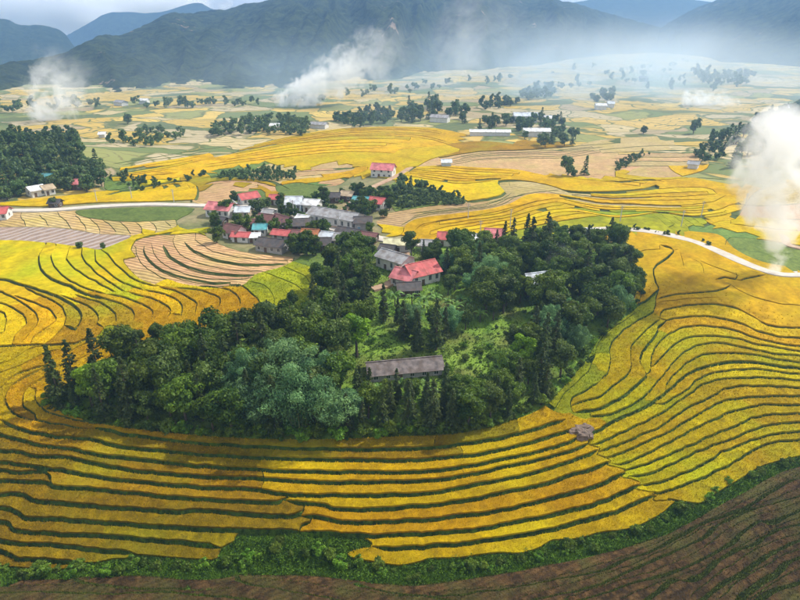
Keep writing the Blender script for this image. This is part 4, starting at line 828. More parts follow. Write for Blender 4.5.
house(370,383,442,375,6.0,2.3,1.7,'roof_tile','wall_grey','long low barn with worn dark tile roof in the clearing', name='barn')
house(531,304,555,301,8,3.0,3.4,'roof_pale','wall_wood','dark wooden stilt house with white tin roof deep in the grove', name='stilt_house', stilts=2.0)
for a in [(514,123,537,123,10,5.5,2.2,'roof_pale','wall_white','white hall with pale blue roof in the mid valley hamlet'), (524,137,550,137,8,4,1.6,'roof_white','wall_white','white roofed building in front of the mid valley hamlet'), (470,136,510,136,6,3,1.2,'roof_white','wall_white','very long low white building left of the mid valley hamlet'),
          (545,124,556,124,8,4,2,'roof_white','wall_grey','grey walled house at the right of the mid valley hamlet'), (430,122,447,123,8,4,1.8,'roof_grey','wall_white','grey roofed house below the dark wood in the middle distance'), (785,114,812,115,10,5,2,'roof_pale','wall_white','pale blue roofed hall among trees at the right edge'),
          (442,167,451,167,5,2.6,1.2,'roof_pale','wall_blue','small blue shed at the edge of the pale terraces'), (139,104,147,104,7,3.5,1.5,'roof_white','wall_white','tiny white house at the foot of the ridge'), (114,105,122,106,7,3.2,1.5,'roof_grey','wall_white','tiny grey roofed house at the foot of the ridge'),
          (99,138,105,138,5,2.6,1.2,'roof_white','wall_white','tiny white hut alone in the left fields'), (640,81,648,81,9,4,2,'roof_dark','wall_wood','tiny dark hut on a far field knoll'), (596,110,606,110,8,4,1.6,'roof_white','wall_white','small white house in the fields right of the hamlet'),
          (608,108,614,108,8,4,1.6,'roof_pale','wall_white','small pale house in the hazy fields right of the hamlet'), (270,130,280,130,7,3,1.4,'roof_white','wall_white','small white house in the dark hedgerow below the centre smoke'), (310,128,325,129,7,3,1.4,'roof_grey','wall_white','small grey house at the end of the dark hedgerow'), (687,169,697,170,5,3,1.2,'roof_grey','wall_white','small shed in the ploughed fields left of the right grove')]:
    house(*a, far=True)

# ------------------------------------------------------------------ utility poles
mat('concrete', (.42,.41,.39), (.55,.54,.52), scale=2); mat('ceramic', (.12,.08,.06), (.2,.14,.1), scale=3)
def pole(px, py, h, label):
    P = ground(np.array(px, float), np.array(py, float)); e = empty('utility_pole', (P[0], P[1], float(on_ground(P[None,:2])[0])), rng.uniform(-.6, .6)); tag(e, label, 'pole', 'utility poles')
    mk('post', *tube([(0,0,-.5),(0,0,h*.5),(0,0,h)], [.20,.17,.13], 8), 'concrete', e)
    for k in (0, 1):
        c = mk('crossarm', *box(-.8, .8, -.24, -.12, h-.5-k*.7, h-.38-k*.7), 'concrete', e)
        for x in (-.7, 0, .7): mk('insulator', *tube([(x,-.18,h-.38-k*.7),(x,-.18,h-.28-k*.7),(x,-.18,h-.16-k*.7)], [.05,.08,.04], 6), 'ceramic', c)
for px, py, h, l in [(468,219,7,'utility pole in the golden terraces left of centre'), (510,228,8,'utility pole in front of the golden terraces by the back trees'), (480,238,7,'utility pole between the back houses'), (294,219,8,'utility pole at the village road junction'), (339,230,7,'utility pole at the right end of the long grey hall'),
                     (681,227,7,'utility pole above the right road'), (701,217,7,'utility pole on the right golden terraces'), (620,222,7,'utility pole left of the right road bend'), (97,202,6,'leftmost utility pole along the left road'), (174,202,6,'utility pole along the left road near the village'), (132,199,6,'utility pole in the middle of the left road'), (745,206,6,'utility pole beside the big smoke')]:
    pole(px, py, h, l)

# ------------------------------------------------------------------ rock in the pit between the two slopes
mat('rock', (.10,.07,.055), (.27,.20,.155), scale=.8, rough=.9, bump=.08, bscale=2.5, c3=(.10,.08,.07), big=.5)
rk = ground(np.array(580.), np.array(431.)); zr = float(on_ground(rk[None,:2])[0]); e = empty('rock_outcrop', (rk[0], rk[1], zr)); tag(e, 'brown-grey bare rocks in the gap between the two rice slopes', 'rocks')
for bx_, by_, r, hz in [(-1.2,.9,2.1,.9),(1.3,.7,1.9,1.0),(.1,-1.6,1.8,1.3),(1.5,-1.9,1.2,.8),(-1.9,-.6,1.1,.6),(.3,2.0,1.0,.5)]:
    n = 22; th, ph = np.meshgrid(np.linspace(0, 2*np.pi, n, endpoint=False), np.linspace(-.6, np.pi/2, 10)); x = np.cos(th)*np.cos(ph); y = np.sin(th)*np.cos(ph); z = np.sin(ph)
    k = 1 + .55*(pnoise(x*2+bx_*9, y*2+z*2.3, .9, 3)-.5) + .25*(pnoise(x*5, y*5+z*4+bx_, .9, 4)-.5); V = np.stack([bx_+x*r*k, by_+y*r*k, .1+z*hz*k], -1).reshape(-1, 3)
    idx = np.arange(len(V)).reshape(10, n); nx_ = np.roll(idx, -1, 1); mk('boulder', V, np.stack([idx[:-1], nx_[:-1], nx_[1:], idx[1:]], -1).reshape(-1, 4), 'rock', e)
FOOT.append((rk[0], rk[1], 3.5))
# ------------------------------------------------------------------ trees
def finish(root_name, trunk, crown, leafm, crown_f=4):
    """a prototype: root empty (unlinked) with a trunk and a crown mesh"""
    V, F = trunk; t = mk('trunk', V, F, 'bark' if leafm != 'leaf_bamboo' else 'culm', smooth=True, link=False)
    V, F, ti = crown; c = mk('crown', V, F, leafm, tint=ti, link=False)
    return (root_name, t, c)
def limbs(h, r, n, spread, z0=.35, lean=0):
    top = np.array([lean, lean*.5, h*.86]); base_ = tube([(0,0,-.6),(0,0,.1),(top[0]*.3,top[1]*.3,h*.35),top], [r*1.35,r,r*.72,r*.2]); P = [base_]
    for i in range(n):
        a = i*2.4+rng.uniform(-.3, .3); z = h*rng.uniform(z0, .7); l = spread*rng.uniform(.6, 1); s = np.array([top[0]*z/h, top[1]*z/h, z])
        P.append(tube([s, s+np.array([math.cos(a)*l*.5, math.sin(a)*l*.5, l*.35]), s+np.array([math.cos(a)*l, math.sin(a)*l, l*.8])], [r*.42, r*.26, r*.08], 5))
    return join(P)
def broadleaf(name, h, rad, leafm, nl=22, n=5200, size=.30, low=.25, flat=1.0):
    C = []; cz = h*(low+1)/2; hz = h*(1-low)/2
    for i in range(nl):
        u = rng.normal(size=3); u /= np.linalg.norm(u); q = rng.uniform(.35, .80)
        C.append((u[0]*rad*q, u[1]*rad*q, cz + u[2]*hz*q*flat, rad*rng.uniform(.26, .46), rng.random()))
    C = np.array(C); k = rng.choice(nl, n, p=C[:,3]**2/(C[:,3]**2).sum()); u = rng.normal(size=(n, 3)); u[:,2] += .35; u /= np.linalg.norm(u, axis=1, keepdims=True)
    rr_ = C[k,3]*rng.uniform(.62, 1.1, n)*(.85+.3*pnoise(u[:,0]*3+k, u[:,1]*3+u[:,2]*2, .8, 2)); P = C[k,:3] + u*rr_[:,None]*np.array([1, 1, .85])
    return finish(name, limbs(h, .03*h**.9+.05, 6, rad*.7, low), cards(P, u+rng.normal(size=(n,3))*.55, size, .62, tint=np.clip(.55*C[k,4]+.45*rng.random(n), 0, 1)), leafm)
def conifer(name, h, rad, leafm, n=4600, size=.27, gap=.55):
    P, N, T = [], [], []; z = h*.10
    while z < h*.985:
        f = 1-z/h; R = rad*(f**.75)*rng.uniform(.7, 1.12)+.12; nb_ = int(5+4*f+rng.integers(0, 3))
        for i in range(nb_):
            a = rng.uniform(0, 6.283); l = R*rng.uniform(.65, 1.1); m = max(6, int(n*R*(gap/h)/(rad*.62)/nb_)); s = rng.uniform(.15, 1, m)**.7; w_ = rng.normal(size=m)*.16*l*(1.1-s)
            dr = rng.uniform(.12, .34)
            P.append(np.stack([np.cos(a)*l*s-np.sin(a)*w_, np.sin(a)*l*s+np.cos(a)*w_, z + .12*l*s - dr*l*s*s + rng.normal(size=m)*.10], 1)); N.append(np.tile([math.cos(a)*.35, math.sin(a)*.35, 1.], (m, 1))); T.append(np.full(m, rng.random()))
        z += gap*rng.uniform(.7, 1.25)*(1.0 if f > .2 else .6)
    P = np.concatenate(P); N = np.concatenate(N); T = np.concatenate(T)
    return finish(name, tube([(0,0,-.6),(0,0,h*.5),(0,0,h*.98)], [.028*h**.9,.018*h**.9,.02]), cards(P, N+rng.normal(size=N.shape)*.5, size, .45, tint=.5*T+.5*rng.random(len(T))), leafm)
def bamboo(name, h, rad, nc=30, per=420, size=.27):
    P, N, T, K = [], [], [], []
    for i in range(nc):
        a = i*2.39996+rng.uniform(-.2, .2); q = math.sqrt((i+.5)/nc); hh = h*rng.uniform(.72, 1.05)*(1-.28*q); out = rad*q*rng.uniform(.75, 1.1); b0 = np.array([math.cos(a)*q*1.3, math.sin(a)*q*1.3, 0])
        def cv(t): t = np.asarray(t)[...,None]; return b0 + np.concatenate([np.cos(a)*out*t**2.2, np.sin(a)*out*t**2.2, hh*(t*1.12 - .22*t**4)-.4*(t < .01)], -1)
        t = np.linspace(0, 1, 7); K.append(tube(cv(t), np.linspace(.09, .02, 7), 5))
        m = int(per*rng.uniform(.7, 1.3)); t = np.clip(rng.beta(3.2, 1.5, m), .16, 1); c = cv(t); rr_ = (.40+1.45*np.sin(np.pi*np.clip(t, 0, .97)**1.4))*rng.uniform(.85, 1.25)
        u = rng.normal(size=(m, 3)); u[:,2] += .25; u /= np.linalg.norm(u, axis=1, keepdims=True); P.append(c + u*(rr_*rng.uniform(.35, 1.0, m)**.6)[:,None]); N.append(u*.9); T.append(np.full(m, rng.random()))
    P = np.concatenate(P); N = np.concatenate(N); T = np.concatenate(T)
    return finish(name, join(K), cards(P, N+rng.normal(size=N.shape)*.45, size, .34, tint=.7*T+.3*rng.random(len(T)), hang=(0,0,-1.1)), 'leaf_bamboo')
def banana(name, h, nlf=9):
    V, F, T, o = [], [], [], 0
    for i in range(nlf):
        a = i*2.4+rng.uniform(-.3, .3); l = h*rng.uniform(.55, .8); up = rng.uniform(.5, 1.25); t = np.linspace(0, 1, 7); r = l*t*math.cos(up*.7)*.95; z = h*.55 + l*(math.sin(up)*t*1.15 - .85*t**2.4); wd = .34*np.sin(np.pi*np.clip(t*.9+.1, 0, 1))**.7+.02
        c = np.stack([np.cos(a)*r, np.sin(a)*r, z], 1); s = np.array([-math.sin(a), math.cos(a), 0]); v = np.concatenate([c-s*wd[:,None]-[0,0,.10], c, c+s*wd[:,None]-[0,0,.10]]); n = len(t)
        for k in range(n-1): F += [(o+k, o+k+1, o+n+k+1, o+n+k), (o+n+k, o+n+k+1, o+2*n+k+1, o+2*n+k)]
        V.append(v); T.append(np.full(len(v), rng.random())); o += len(v)
    return finish(name, tube([(0,0,-.3),(0,0,h*.3),(.05,0,h*.6)], [.20,.16,.09], 7), (np.concatenate(V), np.array(F), np.concatenate(T)), 'leaf_banana')
PRO = {
 'broad': [broadleaf('broadleaf_tree', 12.5, 3.9, 'leaf_dark'), broadleaf('broadleaf_tree', 11, 4.3, 'leaf_dark', nl=26, n=5600), broadleaf('broadleaf_tree', 13.5, 3.6, 'leaf_mid', nl=24), broadleaf('broadleaf_tree', 10, 3.7, 'leaf_mid', nl=18, flat=.8), broadleaf('broadleaf_tree', 11.5, 3.8, 'leaf_olive', nl=24)],
 'conifer': [conifer('conifer_tree', 14.5, 2.7, 'leaf_conifer'), conifer('conifer_tree', 12.5, 2.4, 'leaf_conifer'), conifer('conifer_tree', 13.5, 3.0, 'leaf_conifer', n=5200, gap=.7)],
 'bamboo': [bamboo('bamboo_clump', 15.5, 5.2), bamboo('bamboo_clump', 13, 4.4, nc=28), bamboo('bamboo_clump', 11, 3.8, nc=24)],
 'lime': [broadleaf('lime_green_tree', 10.5, 2.9, 'leaf_lime', nl=20, n=5200, size=.24, low=.30)],
 'banana': [banana('banana_plant', 4.6), banana('banana_plant', 3.8, 8), banana('banana_plant', 5.2, 11)],
 'shrub': [broadleaf('shrub', 2.6, 1.7, 'leaf_mid', nl=12, n=900, size=.22, low=.05), broadleaf('shrub', 2.1, 1.5, 'leaf_dark', nl=10, n=800, size=.22, low=.05), broadleaf('shrub', 3.2, 1.8, 'leaf_fresh', nl=12, n=1000, size=.22, low=.05)],
 'far': [broadleaf('distant_tree', 9, 3.6, 'leaf_far', nl=14, n=900, size=.55, low=.02), broadleaf('distant_tree', 10.5, 3.6, 'leaf_far', nl=16, n=950, size=.55, low=.03), broadleaf('distant_tree', 7, 3.4, 'leaf_far', nl=12, n=800, size=.5, low=.0), conifer('distant_tree', 11, 2.8, 'leaf_far', n=700, size=.6, gap=1.1)],
}
PRO['village'] = [broadleaf('village_tree', 7.5, 3.2, 'leaf_mid', nl=16, n=1900, size=.34, low=.06), broadleaf('village_tree', 8.5, 2.9, 'leaf_dark', nl=16, n=1900, size=.34, low=.08), broadleaf('village_tree', 6.0, 3.2, 'leaf_olive', nl=14, n=1700, size=.34, low=.04)]
LITE = [broadleaf('wood', 9, 3.6, 'leaf_far', nl=12, n=300, size=.85, low=.02), broadleaf('wood', 10.5, 3.4, 'leaf_far', nl=12, n=300, size=.85, low=.02), broadleaf('wood', 7, 3.6, 'leaf_far', nl=10, n=260, size=.85, low=.0)]
PLANTED = []
def plant(kind, xy, scale=1.0, zone='', var=None, sxy=1.0, desc=None):
    name, t, c = PRO[kind][var if var is not None else rng.integers(len(PRO[kind]))]; z = float(on_ground([xy])[0])
    e = empty(name, (xy[0], xy[1], z), rng.uniform(0, 6.28)); e.scale = (scale*sxy, scale*sxy, scale); e.rotation_euler[0] = rng.normal()*.03
    for src in (t, c): o = src.copy(); COL.objects.link(o); o.parent = e
    px, py = topix(np.array([[xy[0], xy[1], z]])); PLANTED.append((e, kind, zone, c.data.materials[0].name, float(px[0]), float(py[0]), desc)); return e
def plant_px(kind, px, py, **k): P = ground(np.array(float(px)), np.array(float(py))); return plant(kind, P[:2], **k)
occ = []
def free_at(x, y, r, foot=True):
    if foot and any((x-a)**2+(y-b)**2 < (c+r*.25)**2 for a, b, c in FOOT): return False
    return all((x-a)**2+(y-b)**2 >= max(r, q)**2*.9 for a, b, q in occ)
def scatter(poly, n, r, kinds, zone, scale=(.8, 1.15), avoid=(), tries=40, zonef=None):
    p = np.array(poly, float); Wp = ground(p[:,0], p[:,1])[:,:2]; lo, hi = Wp.min(0), Wp.max(0); ks = list(kinds); pr = np.array([kinds[k] for k in ks], float); pr /= pr.sum(); made = 0
    wp = list(map(tuple, Wp)); av = [list(map(tuple, ground(np.array(q, float)[:,0], np.array(q, float)[:,1])[:,:2])) for q in avoid]
    for _ in range(n*tries):
        x, y = rng.uniform(lo, hi)
        if not inpoly(np.array([x]), np.array([y]), wp)[0] or any(inpoly(np.array([x]), np.array([y]), q)[0] for q in av) or not free_at(x, y, r): continue
        occ.append((x, y, r)); k = ks[rng.choice(len(ks), p=pr)]; px, py = topix(np.array([[x, y, float(base(np.array(x), np.array(y)))]]))
        plant(k, (x, y), rng.uniform(*scale), zone if zonef is None else zonef(float(px[0]), float(py[0]))); made += 1
        if made >= n: break
    return made
def wood(poly, n, r, label, scale=(.8, 1.2)):
    """a far belt of trees that reads as one mass"""
    p = np.array(poly, float); lo, hi = p.min(0), p.max(0); P = []; Vs, Fs, Ts, o = [], [], [], 0
    for _ in range(n*50):
        q = rng.uniform(lo, hi)
        if not inpoly(q[:1], q[1:], poly)[0]: continue
        g = ground(q[:1], q[1:])[0]
        if not free_at(g[0], g[1], r*.8): continue
        P.append(g); occ.append((g[0], g[1], r*.8))
        if len(P) >= n: break
    for g in P:
        c = LITE[rng.integers(3)][2].data; m = len(c.vertices); co = np.empty(m*3, np.float32); c.vertices.foreach_get('co', co); co = co.reshape(-1, 3)*rng.uniform(*scale); a = rng.uniform(0, 6.28); R2 = np.array([[math.cos(a), -math.sin(a)], [math.sin(a), math.cos(a)]])
        co[:,:2] = co[:,:2] @ R2.T; co = co + np.array([g[0], g[1], float(on_ground(g[None,:2])[0])]); Vs.append(co); Fs.append(np.arange(m).reshape(-1, 4)+o); Ts.append(np.repeat(rng.random(m//4), 4)); o += m
    return tag(mk('distant_wood', np.concatenate(Vs), np.concatenate(Fs), 'leaf_far', tint=np.concatenate(Ts)), label, kind='stuff')
def gz(px, py):
    if px < 150: return 'at the left tip of the central grove'
    if py > 405 and px > 345: return 'in the front row below the barn'
    if py > 395: return 'in the front row beside the bamboo'
    if px > 540 and py > 300: return 'on the right flank of the central grove'
    if py < 275: return 'along the back edge of the central grove'
    if px > 500: return 'around the stilt house'
    if px < 340: return 'in the left half of the central grove'
    return 'between the clearing and the red farmhouse'
# trees that stand out
for k, px, py, s, v, sx, d in [
  ('conifer',62,408,1.18,0,.95,'tall ragged conifer marking the leftmost tip of the grove'), ('lime',93,408,1.15,0,1.0,'bright green pointed tree beside the leftmost conifer'), ('conifer',78,415,.8,1,1.0,'short conifer just right of the leftmost tall one'),
  ('lime',357,357,1.22,0,1.15,'large bright green round tree above the barn'), ('lime',503,374,.62,0,1.2,'small yellow-green tree in the right of the clearing'), ('lime',521,370,1.0,0,1.2,'bright green tree on the right edge of the clearing'),
  ('broad',528,384,.75,3,1.0,'round mid green tree below the bright green pair'), ('broad',500,285,1.1,2,1.1,'full tree left of the stilt house'), ('broad',557,298,1.0,3,1.1,'round light tree right of the stilt house roof'),
  ('bamboo',300,430,1.22,0,1.2,'largest pale bamboo clump at the front of the grove'), ('bamboo',262,426,1.12,1,1.25,'pale bamboo clump left of the largest one'), ('bamboo',335,428,.95,1,1.3,'pale bamboo clump right of the largest one'), ('bamboo',285,405,1.25,0,1.15,'pale bamboo clump behind the largest one'), ('bamboo',325,398,1.05,1,1.1,'pale bamboo clump behind and right of the largest one'), ('bamboo',250,400,1.0,0,1.0,'pale bamboo clump behind and left of the largest one'), ('bamboo',226,412,.8,2,1.2,'small bamboo clump at the left of the bamboo group'), ('bamboo',350,418,.75,2,1.2,'small bamboo clump nearest the barn'),
  ('bamboo',478,300,.75,0,1.3,'pale feathery bamboo clump left of the stilt house'), ('bamboo',565,325,.75,1,1.3,'pale feathery bamboo clump right of the clearing'),
  ('conifer',366,305,1.15,2,1.1,'tall dark conifer left of the pink roofed wing'), ('conifer',338,322,1.1,0,1.0,'tall slim conifer above the left slope of the grove'), ('conifer',352,300,1.0,2,1.1,'dark conifer behind the tall slim one'), ('broad',293,312,.62,4,.8,'small lone tree at the edge of the lime green rice'), ('broad',158,350,.72,0,.75,'thin tree rising above the left canopy'), ('broad',141,352,.6,4,.7,'thinner tree just left of the thin canopy tree'), ('broad',174,347,.6,1,.8,'small tree just right of the thin canopy tree'), ('broad',240,335,.5,4,.8,'small tree on the upper left edge of the grove'), ('broad',221,345,.6,0,.8,'slim tree on the upper left edge of the grove'),
  ('conifer',530,262,1.25,2,1.1,'tall spire conifer over the back edge of the grove'), ('conifer',584,262,1.1,1,1.0,'slim spire conifer at the right of the back edge'),
  ('conifer',417,352,.95,1,1.1,'conifer behind the barn, left of the pair'), ('conifer',436,350,1.05,0,1.0,'conifer behind the barn, right of the pair'), ('conifer',404,340,.9,2,1.1,'broad conifer above the barn roof'),
  ('conifer',383,428,.85,1,1.1,'conifer at the left of the front row below the barn'), ('conifer',432,430,1.0,2,1.1,'dark conifer below the right end of the barn'), ('broad',468,428,1.0,0,1.1,'dark rounded tree right of the front conifers'), ('broad',490,420,.85,4,1.0,'olive tree at the right of the front row'), ('conifer',408,431,.95,0,1.1,'dark conifer below the middle of the barn'), ('conifer',452,432,.9,1,1.1,'narrow conifer in the front row right of the barn'),
  ('conifer',538,388,.9,1,1.1,'conifer on the lower right edge of the grove'), ('conifer',552,360,1.0,0,1.0,'tall conifer on the right edge of the clearing'), ('conifer',533,345,.9,2,1.0,'conifer at the top right of the clearing'), ('conifer',517,398,.85,2,1.1,'broad low conifer at the lower right of the clearing')]:
    P = ground(np.array(float(px)), np.array(float(py))); occ.append((P[0], P[1], 3.0)); plant(k, P[:2], s, gz(px, py), v, sx, d)
for px, py in [(388,398),(400,392),(412,395),(424,392),(378,395),(432,398),(403,312),(412,305),(424,308),(436,304),(448,310),(460,306),(470,312),(420,316),(440,318),(395,306),(455,318),(430,298),(350,330),(344,345),(228,352),(480,322),(468,324)]:
    plant_px('banana', px, py, scale=rng.uniform(.85, 1.25), zone='beside the barn' if py > 380 else ('below the red farmhouse' if px > 380 else 'on the left side of the grove'))
BAN = [(392,298),(476,296),(486,328),(400,328)]
G1 = [(55,398),(62,410),(110,424),(150,429),(205,434),(270,436),(340,436),(345,395),(340,370),(345,345),(330,320),(300,335),(250,350),(190,362),(130,375),(85,390)]
G2_ = [(345,436),(400,434),(455,431),(495,424),(525,412),(548,398),(500,398),(470,402),(420,402),(372,398),(350,398)]
G3 = [(500,395),(545,400),(565,380),(585,355),(600,333),(625,318),(636,300),(632,272),(618,256),(590,246),(500,248),(455,255),(450,300),(480,320),(520,322),(530,330),(500,355)]
G4 = [(340,262),(372,258),(372,300),(400,325),(370,335),(345,345),(335,330),(318,318),(320,290)]
G5 = [(405,256),(450,250),(455,300),(480,320),(465,335),(440,345),(425,345),(395,325),(375,300),(442,296),(442,270)]
scatter(G1, 85, 3.7, {'broad': 7, 'conifer': 2.4, 'bamboo': .15}, '', (.70, 1.32), zonef=gz)
scatter(G2_, 34, 3.2, {'conifer': 4, 'broad': 3}, '', (.6, .85), zonef=gz)
scatter(G3, 105, 3.9, {'broad': 8, 'conifer': 1.6, 'bamboo': .5}, '', (.62, 1.2), avoid=[CLEAR, BAN], zonef=gz)
scatter(G4, 24, 3.4, {'broad': 3, 'conifer': 2}, '', (.75, 1.05), zonef=gz)
scatter(G5, 16, 3.4, {'broad': 3, 'conifer': 2, 'bamboo': .6}, '', (.55, .85), avoid=[CLEAR, BAN], zonef=gz)
GULL = smooth_px([(0,573),(60,573),(110,568),(160,567),(210,569),(250,558),(300,556),(350,562),(400,575),(450,571),(500,564),(550,553),(600,544),(640,535),(670,521),(700,507),(730,491),(760,475),(800,461)], 6)
EDGE = smooth_px([(56,410),(85,422),(110,427),(150,432),(200,437),(260,440),(330,440),(400,437),(450,435),(490,428),(520,418),(540,409),(556,395),(572,377),(588,357),(602,337),(622,320),(637,306),(639,290),(632,268)], 9)
for p in EDGE:
    q = p + rng.normal(size=2)*np.array([2, 1.6]) - np.array([0, 2.5]); plant_px('shrub', *q, scale=rng.uniform(.6, 1.35), zone='along the front foot of the grove' if q[0] < 530 else 'along the right foot of the grove')
for u in np.linspace(0, 1, 74):
    c = GULL[int(u*(len(GULL)-1))] + rng.normal(size=2)*np.array([4, 3 if not 220 < GULL[int(u*(len(GULL)-1))][0] < 360 else 9]); plant_px('shrub', *c, scale=rng.uniform(.35, .95), zone='in the green gully')
for _ in range(46):
    px, py = rng.uniform(350, 530), rng.uniform(325, 395)
    if inpoly(np.array([px]), np.array([py]), CLEAR)[0]:
        P = ground(np.array(px), np.array(py))
        if free_at(P[0], P[1], 1.2): plant('shrub', P[:2], rng.uniform(.35, .8), 'in the grassy clearing')
# village and valley trees
VIL = [(205,222),(215,232),(240,246),(255,256),(292,256),(325,255),(340,256),(372,250),(372,236),(395,205),(380,195),(345,194),(300,205),(270,205),(255,208),(235,225)]
scatter(VIL, 74, 3.4, {'village': 6, 'shrub': 3}, 'among the village houses', (.6, 1.05))
for px, py, s in [(228,216,.85),(217,243,.75),(290,217,.8),(325,204,.8),(350,255,.9),(342,252,.85),(293,254,.75),(307,256,.8),(316,256,.75),(365,262,.8),(281,206,.6),(234,204,.6)]: plant_px('village', px, py, scale=s*1.3, zone='among the village houses')
for poly, n, r, z, sc in [
  ([(-30,150),(30,148),(70,155),(100,168),(106,184),(92,194),(60,190),(35,192),(0,203),(-30,205)], 90, 4.6, 'on the left wooded rise', (.9, 1.35)),
  ([(400,112),(430,106),(465,112),(467,124),(430,124),(400,122)], 34, 6, 'in the dark middle wood', (.9, 1.35)),
  ([(468,128),(490,122),(520,118),(560,122),(576,138),(570,150),(545,152),(530,142),(500,132),(475,132)], 44, 5.2, 'around the mid valley hamlet', (.7, 1.2)),
  ([(728,170),(722,150),(740,135),(765,118),(800,108),(815,108),(815,160),(800,168),(760,172)], 60, 6, 'in the right edge grove', (.9, 1.4)),
  ([(372,196),(400,185),(430,186),(420,195),(398,200),(380,212)], 14, 4, 'beside the upper lane', (.45, .8)),
  ([(590,98),(615,96),(612,102),(592,103)], 9, 7, 'on the far knoll', (.8, 1.2)),
]: scatter(poly, n, r, {'far': 1}, z, sc, tries=60)
for poly, n, r, l, sc in [
  ([(215,176),(240,172),(297,173),(295,181),(240,182),(218,182)], 60, 2.6, 'green hedge of bushes behind the village', (.3, .55)),
  ([(400,190),(425,190),(455,198),(466,205),(430,205),(405,210),(385,205),(388,195)], 90, 2.6, 'green thicket left of the golden terraces', (.25, .5)),
  ([(205,130),(250,122),(300,120),(310,130),(300,138),(260,134),(215,138)], 70, 5, 'dark hedgerow below the centre smoke', (.7, 1.1)),
  ([(-30,150),(0,144),(50,140),(75,138),(80,150),(40,158),(0,160)], 60, 5, 'dark trees at the left edge below the smoke', (.6, 1.1)),
  ([(105,137),(160,130),(190,132),(182,142),(140,148),(110,146)], 34, 5, 'dark hedge in the fields below the ridge', (.5, .9)),
  ([(478,106),(500,100),(520,104),(510,110),(482,110)], 16, 7, 'row of trees behind the hamlet', (.8, 1.2)),
  ([(620,82),(660,75),(700,80),(740,86),(745,92),(690,92),(640,90)], 14, 10, 'trees scattered below the right mountain', (.8, 1.3)),
  ([(690,72),(720,76),(745,72),(760,80),(740,88),(700,84)], 60, 7, 'wood at the foot of the right mountain', (.9, 1.5)),
  ([(520,95),(545,85),(560,90),(550,100),(525,102)], 34, 8, 'hazy trees of the far valley', (.9, 1.3)),
  ([(330,120),(395,110),(395,122),(350,130)], 50, 6, 'hedge left of the dark middle wood', (.6, 1.1)),
  ([(690,150),(720,138),(728,160),(705,168)], 16, 6, 'bushes left of the right edge grove', (.5, .9)),
  ([(615,163),(640,153),(650,155),(628,166),(616,172)], 40, 2, 'strip of bushes between ploughed fields', (.2, .4)),
  ([(560,240),(600,227),(640,228),(690,236),(720,250),(690,240),(640,232)], 34, 1.0, 'low bushes along the right road', (.06, .30)),
  ([(100,178),(130,176),(150,186),(205,174),(205,178),(150,190),(140,192)], 26, 4, 'bushes in the fields left of the village', (.3, .55)),
  ([(0,108),(100,102),(200,104),(330,99),(430,84),(540,76),(600,64),(600,68),(540,80),(430,90),(330,104),(200,109),(100,108),(0,114)], 80, 6, 'fringe of trees along the foot of the ridge', (.7, 1.3)),
  ([(560,86),(640,66),(690,60),(700,66),(640,78),(580,92)], 20, 11, 'pale trees at the valley mouth', (.8, 1.3)),
]: wood(poly, n, r, l, sc)
for px, py, s, v, d in [(568,176,1.15,1,'tall lone tree in the pale terraces, left of two'), (584,175,1.0,3,'lone tree in the pale terraces, right of two'), (573,177,.7,2,'low bush under the two lone trees'), (693,134,1.2,1,'slim lone tree in the hazy fields before the right smoke'), (643,134,.8,0,'lone bush tree in the hazy middle fields'), (722,143,1.1,1,'dark lone tree left of the right grove'), (128,124,1.1,0,'round lone tree in the left foothill fields'), (267,178,.9,0,'round tree rising from the hedge behind the village'), (551,236,.7,1,'lone tree behind the back edge by the golden terraces'), (80,249,.45,2,'bush at the edge of the wet paddies, left of two'), (104,249,.4,2,'bush at the edge of the wet paddies, right of two'), (54,207,.6,0,'tree beside the small dark shack'), (545,148,.9,1,'tree at the near edge of the mid valley hamlet')]:
    plant_px('far', px, py, scale=s, var=v, zone='', desc=d)
# ------------------------------------------------------------------ labels
ONES = 'zeroth first second third fourth fifth sixth seventh eighth ninth tenth eleventh twelfth thirteenth fourteenth fifteenth sixteenth seventeenth eighteenth nineteenth'.split(); TENS = {2: 'twent', 3: 'thirt', 4: 'fort', 5: 'fift', 6: 'sixt', 7: 'sevent', 8: 'eight', 9: 'ninet'}
def ordinal(n):
    if n < 20: return ONES[n]
    t, o = divmod(n, 10)
    return (TENS[t]+'ieth') if o == 0 else TENS[t]+'y-'+ONES[o]
KW = {'broad': {'leaf_dark': 'dark green broadleaf tree', 'leaf_mid': 'mid green broadleaf tree', 'leaf_olive': 'olive green broadleaf tree'}, 'conifer': 'dark layered conifer', 'bamboo': 'pale feathery bamboo clump', 'lime': 'bright green tree', 'banana': 'banana plant with broad leaves', 'shrub': {'leaf_dark': 'dark low shrub', 'leaf_mid': 'mid green low shrub', 'leaf_fresh': 'bright green low shrub'}, 'far': 'distant tree', 'village': {'leaf_dark': 'dark round tree', 'leaf_mid': 'mid green round tree', 'leaf_olive': 'olive round tree'}}
CAT = {'broad': 'tree', 'conifer': 'tree', 'bamboo': 'bamboo', 'lime': 'tree', 'banana': 'banana plant', 'shrub': 'shrub', 'far': 'tree', 'village': 'tree'}
byz = {}
for r in PLANTED:
    e, kind, zone, lm, px, py, d = r; kw = KW[kind] if isinstance(KW[kind], str) else KW[kind].get(lm, 'tree'); tag(e, d, CAT[kind], ('distant trees ' if kind == 'far' else kw+'s ')+zone if not d else 'trees that stand out')
    if not d: byz.setdefault((kw, zone), []).append((px, e))
for (kw, zone), L_ in byz.items():
    L_.sort(key=lambda q: q[0])
    for i, (px, e) in enumerate(L_): e['label'] = f'{kw} {zone}' if len(L_) == 1 else f'{kw} {zone}, {ordinal(i+1)} from left'
